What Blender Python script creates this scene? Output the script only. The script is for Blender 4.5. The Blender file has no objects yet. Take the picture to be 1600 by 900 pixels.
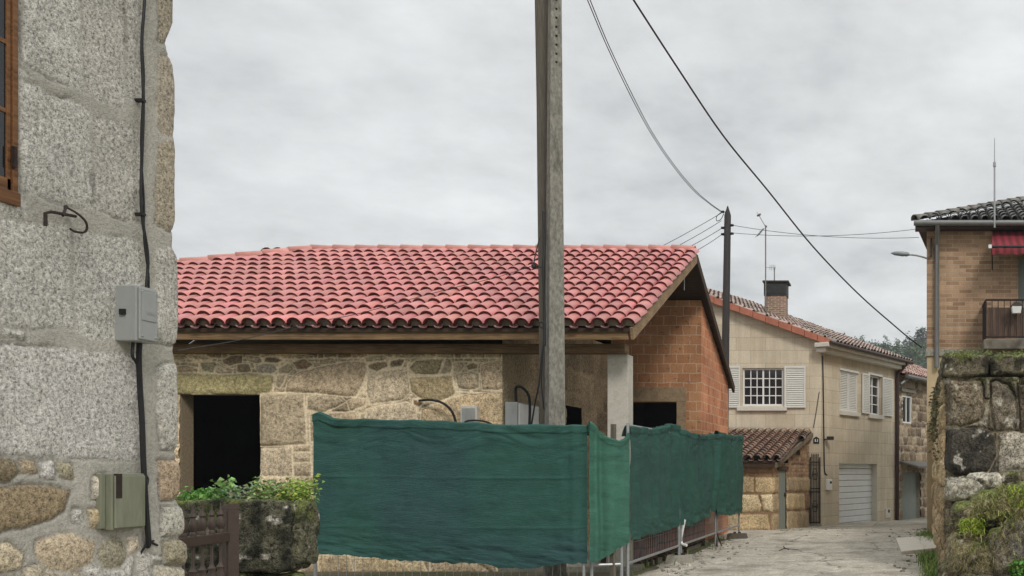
import bpy, bmesh, math, random
import numpy as np
from mathutils import Vector, Matrix

random.seed(11)
RNG = np.random.default_rng(5)
SC = bpy.context.scene
COL = SC.collection
F, CX, CY, CH = 1500.0, 1400.0, 735.0, 1.45      # lens in photo pixels, principal point, camera height


def P(px, py, Y):
    return Vector(((px - CX) / F * Y, Y, CH + (CY - py) / F * Y))


def X_(px, Y): return (px - CX) / F * Y
def Z_(py, Y): return CH + (CY - py) / F * Y


def sstep(a, b, x):
    t = np.clip((np.asarray(x, float) - a) / (b - a), 0, 1)
    return t * t * (3 - 2 * t)


def lin(r, g, b, k=1.0):
    def f(c):
        c /= 255.0
        return c / 12.92 if c <= 0.04045 else ((c + 0.055) / 1.055) ** 2.4
    return (f(r) * k, f(g) * k, f(b) * k)


# ---------------------------------------------------------------- noise
def _h(ix, iy, iz, seed):
    n = (ix.astype(np.int64) * 374761393 + iy.astype(np.int64) * 668265263 + iz.astype(np.int64) * 2147483647 + seed * 974711) & 0x7fffffff
    n = ((n ^ (n >> 13)) * 1274126177) & 0x7fffffff
    n = ((n ^ (n >> 16)) * 668265263) & 0x7fffffff
    return (n & 0xffff) / 65535.0


def vn3(x, y, z, seed=0):
    x, y, z = np.broadcast_arrays(np.asarray(x, float), np.asarray(y, float), np.asarray(z, float))
    ix, iy, iz = np.floor(x), np.floor(y), np.floor(z)
    fx, fy, fz = x - ix, y - iy, z - iz
    fx, fy, fz = (t * t * (3 - 2 * t) for t in (fx, fy, fz))
    r = 0
    for a in (0, 1):
        for b in (0, 1):
            for c in (0, 1):
                w = (fx if a else 1 - fx) * (fy if b else 1 - fy) * (fz if c else 1 - fz)
                r = r + w * _h(ix + a, iy + b, iz + c, seed)
    return r


def fbm(x, y, z=0.0, seed=0, oct=4, gain=0.5):
    s, a, t = 0.0, 1.0, 0.0
    for o in range(oct):
        k = 2.0 ** o
        s = s + a * (vn3(np.asarray(x) * k, np.asarray(y) * k, np.asarray(z) * k, seed + o * 17) - 0.5)
        t += a
        a *= gain
    return s / t * 2


# ---------------------------------------------------------------- materials
def new_mat(name):
    m = bpy.data.materials.new(name)
    m.use_nodes = True
    nt = m.node_tree
    b = nt.nodes['Principled BSDF']
    return m, nt, b


def N(nt, typ, **kw):
    n = nt.nodes.new(typ)
    for k, v in kw.items():
        if k.startswith('i_'):
            key = k[2:]
            key = int(key) if key.isdigit() else key.replace('_', ' ')
            n.inputs[key].default_value = v
        else:
            setattr(n, k, v)
    return n


def L(nt, a, b): nt.links.new(a, b)


def coords(nt, kind='Object', scale=(1, 1, 1)):
    t = N(nt, 'ShaderNodeTexCoord')
    if kind == 'World':
        g = N(nt, 'ShaderNodeNewGeometry')
        src = g.outputs['Position']
    else:
        src = t.outputs[kind]
    mp = N(nt, 'ShaderNodeMapping')
    mp.inputs['Scale'].default_value = scale
    L(nt, src, mp.inputs['Vector'])
    return mp.outputs['Vector']


def noise(nt, vec, scale, detail=4, rough=0.6):
    n = N(nt, 'ShaderNodeTexNoise')
    n.inputs['Scale'].default_value = scale
    n.inputs['Detail'].default_value = detail
    n.inputs['Roughness'].default_value = rough
    L(nt, vec, n.inputs['Vector'])
    return n.outputs['Fac']


def maprange(nt, v, a, b, c, d):
    m = N(nt, 'ShaderNodeMapRange')
    for i, x in zip((1, 2, 3, 4), (a, b, c, d)):
        m.inputs[i].default_value = x
    L(nt, v, m.inputs[0])
    return m.outputs[0]


def math_(nt, op, a, b=None):
    m = N(nt, 'ShaderNodeMath', operation=op)
    for i, x in enumerate((a, b)):
        if x is None: continue
        if isinstance(x, (int, float)): m.inputs[i].default_value = x
        else: L(nt, x, m.inputs[i])
    return m.outputs[0]


def scale_col(nt, col, fac):
    v = N(nt, 'ShaderNodeVectorMath', operation='SCALE')
    if isinstance(col, tuple): v.inputs[0].default_value = col[:3]
    else: L(nt, col, v.inputs[0])
    if isinstance(fac, (int, float)): v.inputs['Scale'].default_value = fac
    else: L(nt, fac, v.inputs['Scale'])
    return v.outputs[0]


def mix(nt, fac, a, b):
    m = N(nt, 'ShaderNodeMix', data_type='RGBA')
    for i, x in ((0, fac), (6, a), (7, b)):
        if isinstance(x, (int, float)): m.inputs[i].default_value = x
        elif isinstance(x, tuple): m.inputs[i].default_value = (*x[:3], 1)
        else: L(nt, x, m.inputs[i])
    return m.outputs[2]


def bump(nt, b, h, strength=0.5, dist=0.01):
    n = N(nt, 'ShaderNodeBump')
    n.inputs['Strength'].default_value = strength
    n.inputs['Distance'].default_value = dist
    L(nt, h, n.inputs['Height'])
    L(nt, n.outputs[0], b.inputs['Normal'])


def mat_attr(name, grain_scale=60, k=1.6, rough=0.9, bstr=0.6, bdist=0.01, patch=1.4, patch_amt=0.25, spec=0.3):
    """surface whose own colour is stored per vertex; alpha = how grainy it is"""
    m, nt, b = new_mat(name)
    a = N(nt, 'ShaderNodeAttribute', attribute_name='col')
    vec = coords(nt, 'World')
    n1 = noise(nt, vec, grain_scale, 3, 0.7)
    n2 = noise(nt, vec, grain_scale * 2.7, 2, 0.6)
    n3 = noise(nt, vec, patch, 4, 0.6)
    g = math_(nt, 'ADD', math_(nt, 'MULTIPLY', n1, 0.6), math_(nt, 'MULTIPLY', n2, 0.4))
    f = math_(nt, 'MULTIPLY', math_(nt, 'SUBTRACT', g, 0.5), math_(nt, 'MULTIPLY', a.outputs['Alpha'], k * 2.2))
    f = math_(nt, 'ADD', f, 1.0)
    f = math_(nt, 'MAXIMUM', f, 0.12)
    p = maprange(nt, n3, 0.3, 0.7, 1 - patch_amt, 1 + patch_amt)
    f = math_(nt, 'MULTIPLY', f, p)
    L(nt, scale_col(nt, a.outputs['Color'], f), b.inputs['Base Color'])
    b.inputs['Roughness'].default_value = rough
    b.inputs['Specular IOR Level'].default_value = spec
    bump(nt, b, g, bstr, bdist)
    return m


def mat_flat(name, col, rough=0.7, metal=0.0, ns=8, amt=0.2, bstr=0.15, spec=0.4, stretch=(1, 1, 1), bdist=0.01, dirt=None, dirt_amt=0.5):
    m, nt, b = new_mat(name)
    vec = coords(nt, 'World', stretch)
    n = noise(nt, vec, ns, 5, 0.65)
    c = scale_col(nt, col, maprange(nt, n, 0.25, 0.75, 1 - amt, 1 + amt))
    if dirt:
        n2 = noise(nt, vec, ns * 0.35, 6, 0.7)
        c = mix(nt, maprange(nt, n2, 0.5, 0.68, 0, dirt_amt), c, dirt)
    L(nt, c, b.inputs['Base Color'])
    b.inputs['Roughness'].default_value = rough
    b.inputs['Metallic'].default_value = metal
    b.inputs['Specular IOR Level'].default_value = spec
    if bstr: bump(nt, b, n, bstr, bdist)
    return m


def mat_wood(name, col, dark, rough=0.75, along='u'):
    m, nt, b = new_mat(name)
    t = N(nt, 'ShaderNodeTexCoord')
    mp = N(nt, 'ShaderNodeMapping')
    mp.inputs['Scale'].default_value = (1.3, 28, 1)
    L(nt, t.outputs['UV'], mp.inputs['Vector'])
    n = noise(nt, mp.outputs[0], 2.2, 5, 0.65)
    n2 = noise(nt, coords(nt, 'World'), 3.0, 4, 0.6)
    c = mix(nt, maprange(nt, n, 0.3, 0.72, 0, 1), dark, col)
    c = scale_col(nt, c, maprange(nt, n2, 0.3, 0.7, 0.75, 1.2))
    L(nt, c, b.inputs['Base Color'])
    b.inputs['Roughness'].default_value = rough
    b.inputs['Specular IOR Level'].default_value = 0.3
    bump(nt, b, n, 0.3, 0.006)
    return m


def mat_brick(name, c1, c2, mortar, w=0.25, h=0.07, ms=0.012, rough=0.9, bias=0.0, stain=0.25, off=0.5, bstr=0.6, jit=0.01, streak=0.15, chips=0.0):
    m, nt, b = new_mat(name)
    t = N(nt, 'ShaderNodeTexCoord')
    wn = N(nt, 'ShaderNodeTexNoise'); wn.inputs['Scale'].default_value = 5.0
    L(nt, t.outputs['UV'], wn.inputs['Vector'])
    va = N(nt, 'ShaderNodeVectorMath', operation='MULTIPLY_ADD')
    L(nt, wn.outputs['Color'], va.inputs[0]); va.inputs[1].default_value = (jit, jit, 0)
    L(nt, t.outputs['UV'], va.inputs[2])
    br = N(nt, 'ShaderNodeTexBrick')
    br.offset = off
    L(nt, va.outputs[0], br.inputs['Vector'])
    br.inputs['Color1'].default_value = (*c1, 1); br.inputs['Color2'].default_value = (*c2, 1)
    br.inputs['Mortar'].default_value = (*mortar, 1)
    br.inputs['Scale'].default_value = 1.0
    br.inputs['Mortar Size'].default_value = ms
    br.inputs['Mortar Smooth'].default_value = 0.25
    br.inputs['Bias'].default_value = bias
    br.inputs['Brick Width'].default_value = w; br.inputs['Row Height'].default_value = h
    vec = coords(nt, 'World')
    n = noise(nt, vec, 1.1, 6, 0.65)
    n2 = noise(nt, vec, 35, 3, 0.6)
    f = math_(nt, 'MULTIPLY', maprange(nt, n, 0.3, 0.7, 1 - stain, 1 + stain), maprange(nt, n2, 0.3, 0.7, 0.85, 1.15))
    n5 = noise(nt, coords(nt, 'World', (2.6, 2.6, .22)), 2.2, 5, 0.65)
    f = math_(nt, 'MULTIPLY', f, maprange(nt, n5, 0.35, 0.68, 1.06, 1 - streak))
    if chips:
        n6 = noise(nt, coords(nt, 'World', (3.2, 3.2, 6.0)), 2.4, 3, 0.55)
        f = math_(nt, 'MULTIPLY', f, maprange(nt, n6, 0.64, 0.70, 1.0, 1 - chips))
    L(nt, scale_col(nt, br.outputs['Color'], f), b.inputs['Base Color'])
    b.inputs['Roughness'].default_value = rough
    b.inputs['Specular IOR Level'].default_value = 0.25
    hh = math_(nt, 'ADD', math_(nt, 'SUBTRACT', 1.0, br.outputs['Fac']), math_(nt, 'MULTIPLY', n2, 0.35))
    bump(nt, b, hh, bstr, 0.008)
    return m


# ---------------------------------------------------------------- mesh building
def props(o, label=None, cat=None, group=None, kind=None):
    if label: o['label'] = label
    if cat: o['category'] = cat
    if group: o['group'] = group
    if kind: o['kind'] = kind
    return o


def thing(name, loc, label, cat, group=None):
    o = bpy.data.objects.new(name, None)
    o.empty_display_size = 0.2
    o.location = loc
    COL.objects.link(o)
    return props(o, label, cat, group)


def world_loc(p):
    l = Vector((0, 0, 0))
    while p is not None:
        l = l + Vector(p.location)
        p = p.parent
    return l


def link(name, me, mat, parent=None, **kw):
    o = bpy.data.objects.new(name, me)
    COL.objects.link(o)
    if mat is not None: me.materials.append(mat)
    if parent is not None: o.parent = parent
    return props(o, **kw)


def uv_box(me):
    nl = len(me.loops)
    uv = me.uv_layers.new(name='UVMap')
    co = np.empty(len(me.vertices) * 3); me.vertices.foreach_get('co', co); co = co.reshape(-1, 3)
    vi = np.empty(nl, np.int32); me.loops.foreach_get('vertex_index', vi)
    np_ = len(me.polygons)
    nr = np.empty(np_ * 3); me.polygons.foreach_get('normal', nr); nr = nr.reshape(-1, 3)
    tot = np.empty(np_, np.int32); me.polygons.foreach_get('loop_total', tot)
    ln = np.repeat(nr, tot, axis=0)
    p = co[vi]
    horiz = np.abs(ln[:, 2]) > 0.75
    t = np.stack([-ln[:, 1], ln[:, 0]], 1)
    t /= np.maximum(np.linalg.norm(t, axis=1, keepdims=True), 1e-6)
    u = np.where(horiz, p[:, 0], p[:, 0] * t[:, 0] + p[:, 1] * t[:, 1])
    v = np.where(horiz, p[:, 1], p[:, 2])
    uv.data.foreach_set('uv', np.stack([u, v], 1).astype(np.float32).ravel())


def arrays(name, V, Fq, mat, parent=None, col=None, smooth=True, sharp=None, **kw):
    V = np.asarray(V, float).reshape(-1, 3)
    if parent is not None: V = V - np.array(world_loc(parent))
    me = bpy.data.meshes.new(name)
    me.from_pydata([tuple(v) for v in V], [], [tuple(int(i) for i in f) for f in Fq])
    me.update()
    if col is not None:
        ca = me.color_attributes.new('col', 'FLOAT_COLOR', 'POINT')
        c = np.ones((len(V), 4), np.float32); col = np.asarray(col); c[:, :col.shape[1]] = col
        ca.data.foreach_set('color', c.ravel())
    if smooth:
        me.polygons.foreach_set('use_smooth', [True] * len(me.polygons))
        if sharp: me.set_sharp_from_angle(angle=math.radians(sharp))
    uv_box(me)
    return link(name, me, mat, parent, **kw)


class MB:
    def __init__(s, M=None):
        s.v, s.f, s.M = [], [], M

    def add(s, vs, fs):
        o = len(s.v)
        for p in vs:
            p = Vector(p)
            s.v.append(s.M @ p if s.M is not None else p)
        s.f += [tuple(i + o for i in f) for f in fs]
        return s

    def box(s, x0, x1, y0, y1, z0, z1):
        return s.hexa([(x0, y0, z0), (x1, y0, z0), (x1, y1, z0), (x0, y1, z0), (x0, y0, z1), (x1, y0, z1), (x1, y1, z1), (x0, y1, z1)])

    def hexa(s, p):
        return s.add(p, [(3, 2, 1, 0), (4, 5, 6, 7), (0, 1, 5, 4), (1, 2, 6, 5), (2, 3, 7, 6), (3, 0, 4, 7)])

    def ext(s, poly, d):
        d = Vector(d); n = len(poly)
        a = [Vector(p) for p in poly]
        return s.add(a + [p + d for p in a], [tuple(range(n))[::-1], tuple(range(n, 2 * n))] + [(i, (i + 1) % n, n + (i + 1) % n, n + i) for i in range(n)])

    def bar(s, a, b, w, h, up=(0, 0, 1)):
        a, b, up = Vector(a), Vector(b), Vector(up)
        d = (b - a).normalized()
        x = d.cross(up).normalized() * (w / 2)
        y = x.cross(d).normalized() * (h / 2)
        return s.hexa([a - x - y, a + x - y, b + x - y, b - x - y, a - x + y, a + x + y, b + x + y, b - x + y])

    def tube(s, pts, r, seg=8):
        pts = [Vector(p) for p in pts]
        n = len(pts)
        rr = r if isinstance(r, (list, tuple)) else [r] * n
        d0 = (pts[1] - pts[0]).normalized()
        x = d0.orthogonal().normalized()
        vs, fs = [], []
        for i in range(n):
            d = (pts[min(i + 1, n - 1)] - pts[max(i - 1, 0)]).normalized()
            x = (x - d * x.dot(d)).normalized()
            y = d.cross(x)
            for k in range(seg):
                a = 2 * math.pi * k / seg
                vs.append(pts[i] + (x * math.cos(a) + y * math.sin(a)) * rr[i])
        for i in range(n - 1):
            for k in range(seg):
                a, b = i * seg + k, i * seg + (k + 1) % seg
                fs.append((a, b, b + seg, a + seg))
        fs.append(tuple(range(seg))[::-1]); fs.append(tuple(range((n - 1) * seg, n * seg)))
        return s.add(vs, fs)

    def lathe(s, c, prof, seg=12):
        c = Vector(c); vs, fs = [], []
        for r, z in prof:
            for k in range(seg):
                a = 2 * math.pi * k / seg
                vs.append(c + Vector((r * math.cos(a), r * math.sin(a), z)))
        for i in range(len(prof) - 1):
            for k in range(seg):
                a, b = i * seg + k, i * seg + (k + 1) % seg
                fs.append((a, b, b + seg, a + seg))
        fs.append(tuple(range(seg))[::-1]); fs.append(tuple(range((len(prof) - 1) * seg, len(prof) * seg)))
        return s.add(vs, fs)

    def build(s, name, mat, parent=None, smooth=False, bevel=0.0, local=False, recalc=True, **kw):
        off = Vector((0, 0, 0)) if (parent is None or local) else world_loc(parent)
        me = bpy.data.meshes.new(name)
        me.from_pydata([tuple(v - off) for v in s.v], [], s.f)
        me.update()
        if recalc:
            bm = bmesh.new(); bm.from_mesh(me)
            bmesh.ops.recalc_face_normals(bm, faces=bm.faces)
            bm.to_mesh(me); bm.free()
        if smooth:
            me.polygons.foreach_set('use_smooth', [True] * len(me.polygons))
            me.set_sharp_from_angle(angle=math.radians(40))
        uv_box(me)
        o = link(name, me, mat, parent, **kw)
        if bevel:
            b = o.modifiers.new('bevel', 'BEVEL'); b.width = bevel; b.segments = 2; b.limit_method = 'ANGLE'
        return o


def copy_tree(o, parent=None):
    c = o.copy(); COL.objects.link(c)
    if parent is not None: c.parent = parent
    for ch in list(o.children): copy_tree(ch, c)
    return c


def face_frame(o, d):
    """local (u along wall, w outward, z) of a vertical wall starting at o, running along d, seen from its right-hand side"""
    d = Vector((d[0], d[1], 0)).normalized(); n = Vector((d.y, -d.x, 0))
    return Matrix(((d.x, n.x, 0, o[0]), (d.y, n.y, 0, o[1]), (0, 0, 1, 0), (0, 0, 0, 1))), d, n


def u_of(px, o, d):
    k = (px - CX) / F
    return (k * o[1] - o[0]) / (d[0] - k * d[1])


def wall_holes(mb, u0, u1, z0, z1, holes, depth=0.22):
    us = sorted({u0, u1, *[h[0] for h in holes], *[h[1] for h in holes]})
    zs = sorted({z0, z1, *[h[2] for h in holes], *[h[3] for h in holes]})
    inh = lambda u, z: any(h[0] < u < h[1] and h[2] < z < h[3] for h in holes)
    for a, b in zip(us, us[1:]):
        for c, d in zip(zs, zs[1:]):
            if not inh((a + b) / 2, (c + d) / 2):
                mb.add([(a, 0, c), (b, 0, c), (b, 0, d), (a, 0, d)], [(0, 1, 2, 3)])
    for h in holes:
        a, b, c, d = h
        for p, q in (((a, c), (b, c)), ((b, c), (b, d)), ((b, d), (a, d)), ((a, d), (a, c))):
            mb.add([(p[0], 0, p[1]), (q[0], 0, q[1]), (q[0], -depth, q[1]), (p[0], -depth, p[1])], [(0, 1, 2, 3)])
    return mb


# ---------------------------------------------------------------- stone walls
def sdf_poly(U, V, poly):
    n = len(poly)
    d = np.full(U.shape, 1e9); s = np.ones(U.shape)
    for i in range(n):
        ax, ay = poly[i]; bx, by = poly[i - 1]
        ex, ey = bx - ax, by - ay
        wx, wy = U - ax, V - ay
        t = np.clip((wx * ex + wy * ey) / (ex * ex + ey * ey + 1e-12), 0, 1)
        d = np.minimum(d, (wx - ex * t) ** 2 + (wy - ey * t) ** 2)
        c1, c2, c3 = V >= ay, V < by, ex * wy > ey * wx
        s = np.where((c1 & c2 & c3) | (~c1 & ~c2 & ~c3), -s, s)
    return s * np.sqrt(d)


def stone_field(U, V, stones, mortar, gap=0.02, warp=0.012, wscale=6, rnd=0.05, mgrain=0.35, seed=0, rough_amp=0.008, mdisp=0.0, cvar=0.10, crack=0.0, grow=0.0):
    wu = U + fbm(U * wscale, V * wscale, 3.3, seed + 1) * warp
    wv = V + fbm(U * wscale, V * wscale, 7.7, seed + 2) * warp
    best = np.full(U.shape, 1e3); idx = np.full(U.shape, -1)
    for i, (poly, c, bul, gr) in enumerate(stones):
        us = [p[0] for p in poly]; vs = [p[1] for p in poly]
        m = (wu > min(us) - 0.15) & (wu < max(us) + 0.15) & (wv > min(vs) - 0.15) & (wv < max(vs) + 0.15)
        if not m.any(): continue
        d = sdf_poly(wu[m], wv[m], poly)
        d = np.maximum(d - grow, gap - best[m])
        upd = d < best[m]
        b = best[m]; b[upd] = d[upd]; best[m] = b
        k = idx[m]; k[upd] = i; idx[m] = k
    mask = sstep(0.006, -0.010, best)
    mask = np.where(idx >= 0, mask, 0)
    n1 = fbm(U * 9, V * 9, 1.0, seed + 5, 5)
    n2 = fbm(U * 2.2, V * 2.2, 2.0, seed + 6, 4)
    cols = np.array([s[1] for s in stones] + [mortar]); bul = np.array([s[2] for s in stones] + [0.0]); grs = np.array([s[3] for s in stones] + [mgrain])
    sc = cols[idx]; sb = bul[idx]; sg = grs[idx]
    disp = mask * (sb * np.sqrt(np.clip(-best / rnd, 0, 1)) + n1 * rough_amp) + (1 - mask) * (mdisp + n1 * 0.005)
    mc = np.array(mortar)[None, None, :] * (1 + 0.16 * n2[..., None] + 0.10 * n1[..., None])
    sc = sc * (1 + cvar * n2[..., None] * 2 + cvar * n1[..., None])
    ek = crack * np.exp(-(best / .007) ** 2) * sstep(-.05, .3, fbm(U * 3.1, V * 3.1, 5.0, seed + 8, 3))
    disp = disp - .018 * ek
    sc = sc * (1 - .55 * ek[..., None]); mc = mc * (1 - .55 * ek[..., None])  # joint dirt and, on the facade, edge shadow painted into the colour
    col = sc * mask[..., None] + mc * (1 - mask[..., None])
    gr = sg * mask + mgrain * (1 - mask)
    return disp, np.clip(col, 0.004, 1), gr, best


def grid_faces(nu, nv, keep=None):
    out = []
    for j in range(nv - 1):
        for i in range(nu - 1):
            if keep is None or keep[j, i]:
                a = j * nu + i
                out.append((a, a + 1, a + nu + 1, a + nu))
    return out


def rows(u0, u1, v0, v1, h, w, colf, bul=0.02, gr=1.0, jit=0.25, seed=1):
    """random courses of irregular stones"""
    r = random.Random(seed); out = []; v = v0
    while v < v1:
        hh = r.uniform(*h); u = u0 - r.uniform(0, w[1])
        while u < u1:
            ww = r.uniform(*w); j = jit * hh
            g = 0.012
            f = lambda: r.uniform(-j, j)
            poly = [(u + g + f() * .5, v + g + f() * .4), (u + ww * .5 + f(), v + g + f() * .35), (u + ww - g + f() * .5, v + g + f() * .4), (u + ww - g + f() * .5, v + hh * .5),
                    (u + ww - g + f() * .5, v + hh - g + f() * .4), (u + ww * .5 + f(), v + hh - g + f() * .35), (u + g + f() * .5, v + hh - g + f() * .4), (u + g + f() * .5, v + hh * .5)]
            out.append((poly, colf(r), bul * r.uniform(.6, 1.4), gr))
            u += ww
        v += hh
    return out


def rock(center, size, seed, col, moss, moss_amt=0.6, nres=28, p=4.0, amp=0.16, dark=None, fs=1.6, grain=0.8):
    """irregular boulder: rounded box pushed about by noise"""
    th = np.linspace(0, 2 * np.pi, nres * 2, endpoint=False); ph = np.linspace(-np.pi / 2, np.pi / 2, nres)
    T, H = np.meshgrid(th, ph)
    d = np.stack([np.cos(H) * np.cos(T), np.cos(H) * np.sin(T), np.sin(H)], -1)
    r = (np.abs(d) ** p).sum(-1) ** (-1 / p)
    q = d * r[..., None]
    sz = np.array(size) / 2
    w = q * sz
    k = fs / max(size)
    n = fbm(w[..., 0] * k * 2 + seed, w[..., 1] * k * 2, w[..., 2] * k * 2, seed, 5, .55)
    nh = fbm(w[..., 0] * 7 + seed, w[..., 1] * 7, w[..., 2] * 7, seed + 31, 4, .6)
    rg_ = np.abs(fbm(w[..., 0] * 3.2 + seed * 3, w[..., 1] * 3.2, w[..., 2] * 3.2, seed + 41, 3))
    w = w * (1 + amp * n[..., None]) + d * (.035 * nh[..., None] - .05 * min(1, max(size)) * rg_[..., None])
    V = (w + np.array(center)).reshape(-1, 3)
    nu = nres * 2
    Fq = []
    for j in range(nres - 1):
        for i in range(nu):
            a, b = j * nu + i, j * nu + (i + 1) % nu
            Fq.append((a, b, b + nu, a + nu))
    up = d[..., 2] + 0.7 * fbm(V[:, 0].reshape(d.shape[:2]) * 5, V[:, 1].reshape(d.shape[:2]) * 5, V[:, 2].reshape(d.shape[:2]) * 5, seed + 9)
    mm = sstep(0.55 - moss_amt, 0.95 - moss_amt, up)[..., None]
    n2 = fbm(V[:, 0].reshape(d.shape[:2]) * 7, V[:, 1].reshape(d.shape[:2]) * 7, V[:, 2].reshape(d.shape[:2]) * 7, seed + 4, 4)
    base = np.array(col)[None, None] * (1 + 0.5 * n2[..., None])
    if dark is not None:
        dm = sstep(0.0, 0.3, n2)[..., None]
        base = base * (1 - dm) + np.array(dark) * dm
    li = sstep(0.42, 0.5, fbm(V[:, 0].reshape(d.shape[:2]) * 11, V[:, 1].reshape(d.shape[:2]) * 11, V[:, 2].reshape(d.shape[:2]) * 11, seed + 14, 3))[..., None]
    base = base * (1 - li) + np.array(lin(178, 172, 160)) * li
    c = base * (1 - mm) + np.array(moss) * mm * (1 + .4 * n2[..., None])
    C = np.concatenate([np.clip(c, .003, 1).reshape(-1, 3), np.full((len(V), 1), grain)], 1)
    return V, Fq, C


def merge(parts):
    V, Fq, C, o = [], [], [], 0
    for v, f, c in parts:
        V.append(v); C.append(c); Fq += [tuple(i + o for i in q) for q in f]; o += len(v)
    return np.concatenate(V), Fq, np.concatenate(C)


# ---------------------------------------------------------------- roof tiles
def tile_roof(O, e, s, u0, u1, nrow, pitch, expo, col, var=0.12, clip=None, seg=7, lip=0.014, shear=None, seed=0, stain=None, rscale=1.0, grain=0.3, pan_shade=0.55, lift=.040, lip_shade=None):
    """clay cover tiles over pans, laid from the eave upwards; returns V, F, C"""
    rg = np.random.default_rng(seed)
    O, e, s = np.array(O, float), np.array(e, float), np.array(s, float)
    e /= np.linalg.norm(e); s /= np.linalg.norm(s); n = np.cross(e, s)
    if n[2] < 0: n = -n
    k = np.arange(seg + 1) / seg * np.pi
    r0, r1 = 0.47 * pitch * rscale, 0.46 * pitch * rscale
    def ring(r, v, h, hh=1.0): return np.stack([np.cos(k) * r, np.sin(k) * r * hh * .86 + h, np.full(seg + 1, v)], 1)
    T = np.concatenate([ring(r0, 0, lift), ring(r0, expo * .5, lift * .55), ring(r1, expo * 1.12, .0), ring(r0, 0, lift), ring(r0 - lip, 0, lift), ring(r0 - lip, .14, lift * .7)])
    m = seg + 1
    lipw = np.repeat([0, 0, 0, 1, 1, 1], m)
    tf = []
    for i in range(seg):
        tf += [(i, i + 1, m + i + 1, m + i), (m + i, m + i + 1, 2 * m + i + 1, 2 * m + i), (4 * m + i, 4 * m + i + 1, 3 * m + i + 1, 3 * m + i), (5 * m + i, 5 * m + i + 1, 4 * m + i + 1, 4 * m + i)]
    pk = np.arange(5) / 4 * np.pi
    def pring(v, h): return np.stack([np.cos(pk) * .30 * pitch + pitch / 2, -np.sin(pk) * .15 * pitch + h, np.full(5, v)], 1)
    TP = np.concatenate([pring(-.02, .022), pring(expo * 1.05, .004), pring(-.02, .010)])
    pf = []
    for i in range(4):
        pf += [(i, i + 1, 5 + i + 1, 5 + i), (10 + i, 10 + i + 1, i + 1, i)]
    A, B = [], []
    for r in range(nrow):
        v = r * expo
        for c in range(int(math.floor(u0 / pitch)), int(math.ceil(u1 / pitch)) + 1):
            u = c * pitch
            if u < u0 or u > u1: continue
            if clip is not None and not clip(u, v + expo * .5): continue
            A.append((u, v)); 
            if u + pitch < u1: B.append((u, v))
    def inst(T, tf, pos, cm, lw=None):
        pos = np.array(pos)
        npos = len(pos)
        j = rg.normal(0, 1, (npos, 4))
        U = T[None, :, 0] + pos[:, None, 0] + j[:, None, 0] * .004 + j[:, None, 1] * .012 * (T[None, :, 2])
        W = T[None, :, 1] + j[:, None, 2] * .003
        Vv = T[None, :, 2] + pos[:, None, 1] + j[:, None, 3] * .006
        pts = O + U[..., None] * e + Vv[..., None] * s + W[..., None] * n
        if shear is not None: pts = shear(pts)
        f = (np.array(tf)[None] + (np.arange(npos) * len(T))[:, None, None]).reshape(-1, 4)
        cc = np.array(col)[None] * cm * (1 + var * rg.normal(0, 1, (npos, 1)) + .03 * rg.normal(0, 1, (npos, 3)))
        if stain is not None:
            st = sstep(.0, .35, fbm(pos[:, 0] * .9, pos[:, 1] * .9, 0, seed + 3, 4) + .25 * rg.normal(0, 1, npos))[:, None]
            cc = cc * (1 - st * .75) + np.array(stain) * st * .75
        C = np.repeat(np.clip(cc, .004, 1), len(T), 0)
        if lw is not None and lip_shade is not None:
            q = np.tile(lw, npos)[:, None]; C = C * (1 - q) + np.array(lip_shade) * q  # tile ends painted dark in place of the shadow gap beneath them
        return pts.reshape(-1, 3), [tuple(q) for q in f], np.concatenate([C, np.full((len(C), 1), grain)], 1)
    return merge([inst(T, tf, A, 1.0, lipw), inst(TP, pf, B, pan_shade)])  # pans are the same clay, darkened to paint in their shade


def ridge_tiles(a, b, col, r=0.10, expo=0.37, var=0.1, seg=8, seed=0, grain=0.3, up=(0, 0, 1)):
    a, b = Vector(a), Vector(b); d = (b - a); ln = d.length; d.normalize()
    x = d.cross(Vector(up)).normalized(); y = x.cross(d)
    rr = random.Random(seed); parts = []
    n = int(ln / expo)
    for i in range(n):
        vs, fs = [], []
        for t, q, h in ((0, r, .012), (expo * 1.1, r * .86, 0), (0, r - .018, .012), (.1, r - .025, .01)):
            p = a + d * (i * ln / n + t)
            for k in range(seg + 1):
                an = math.pi * (k / seg * 1.1 - .05)
                vs.append(p + x * math.cos(an) * q + y * (math.sin(an) * q + h))
        m = seg + 1
        for k in range(seg):
            fs += [(k, k + 1, m + k + 1, m + k), (2 * m + k, 2 * m + k + 1, k + 1, k), (3 * m + k, 3 * m + k + 1, 2 * m + k + 1, 2 * m + k)]
        c = np.array(col) * (1 + rr.gauss(0, var))
        parts.append((np.array([tuple(v) for v in vs]), fs, np.tile(np.append(np.clip(c, .004, 1), grain), (len(vs), 1))))
    return merge(parts)


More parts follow.
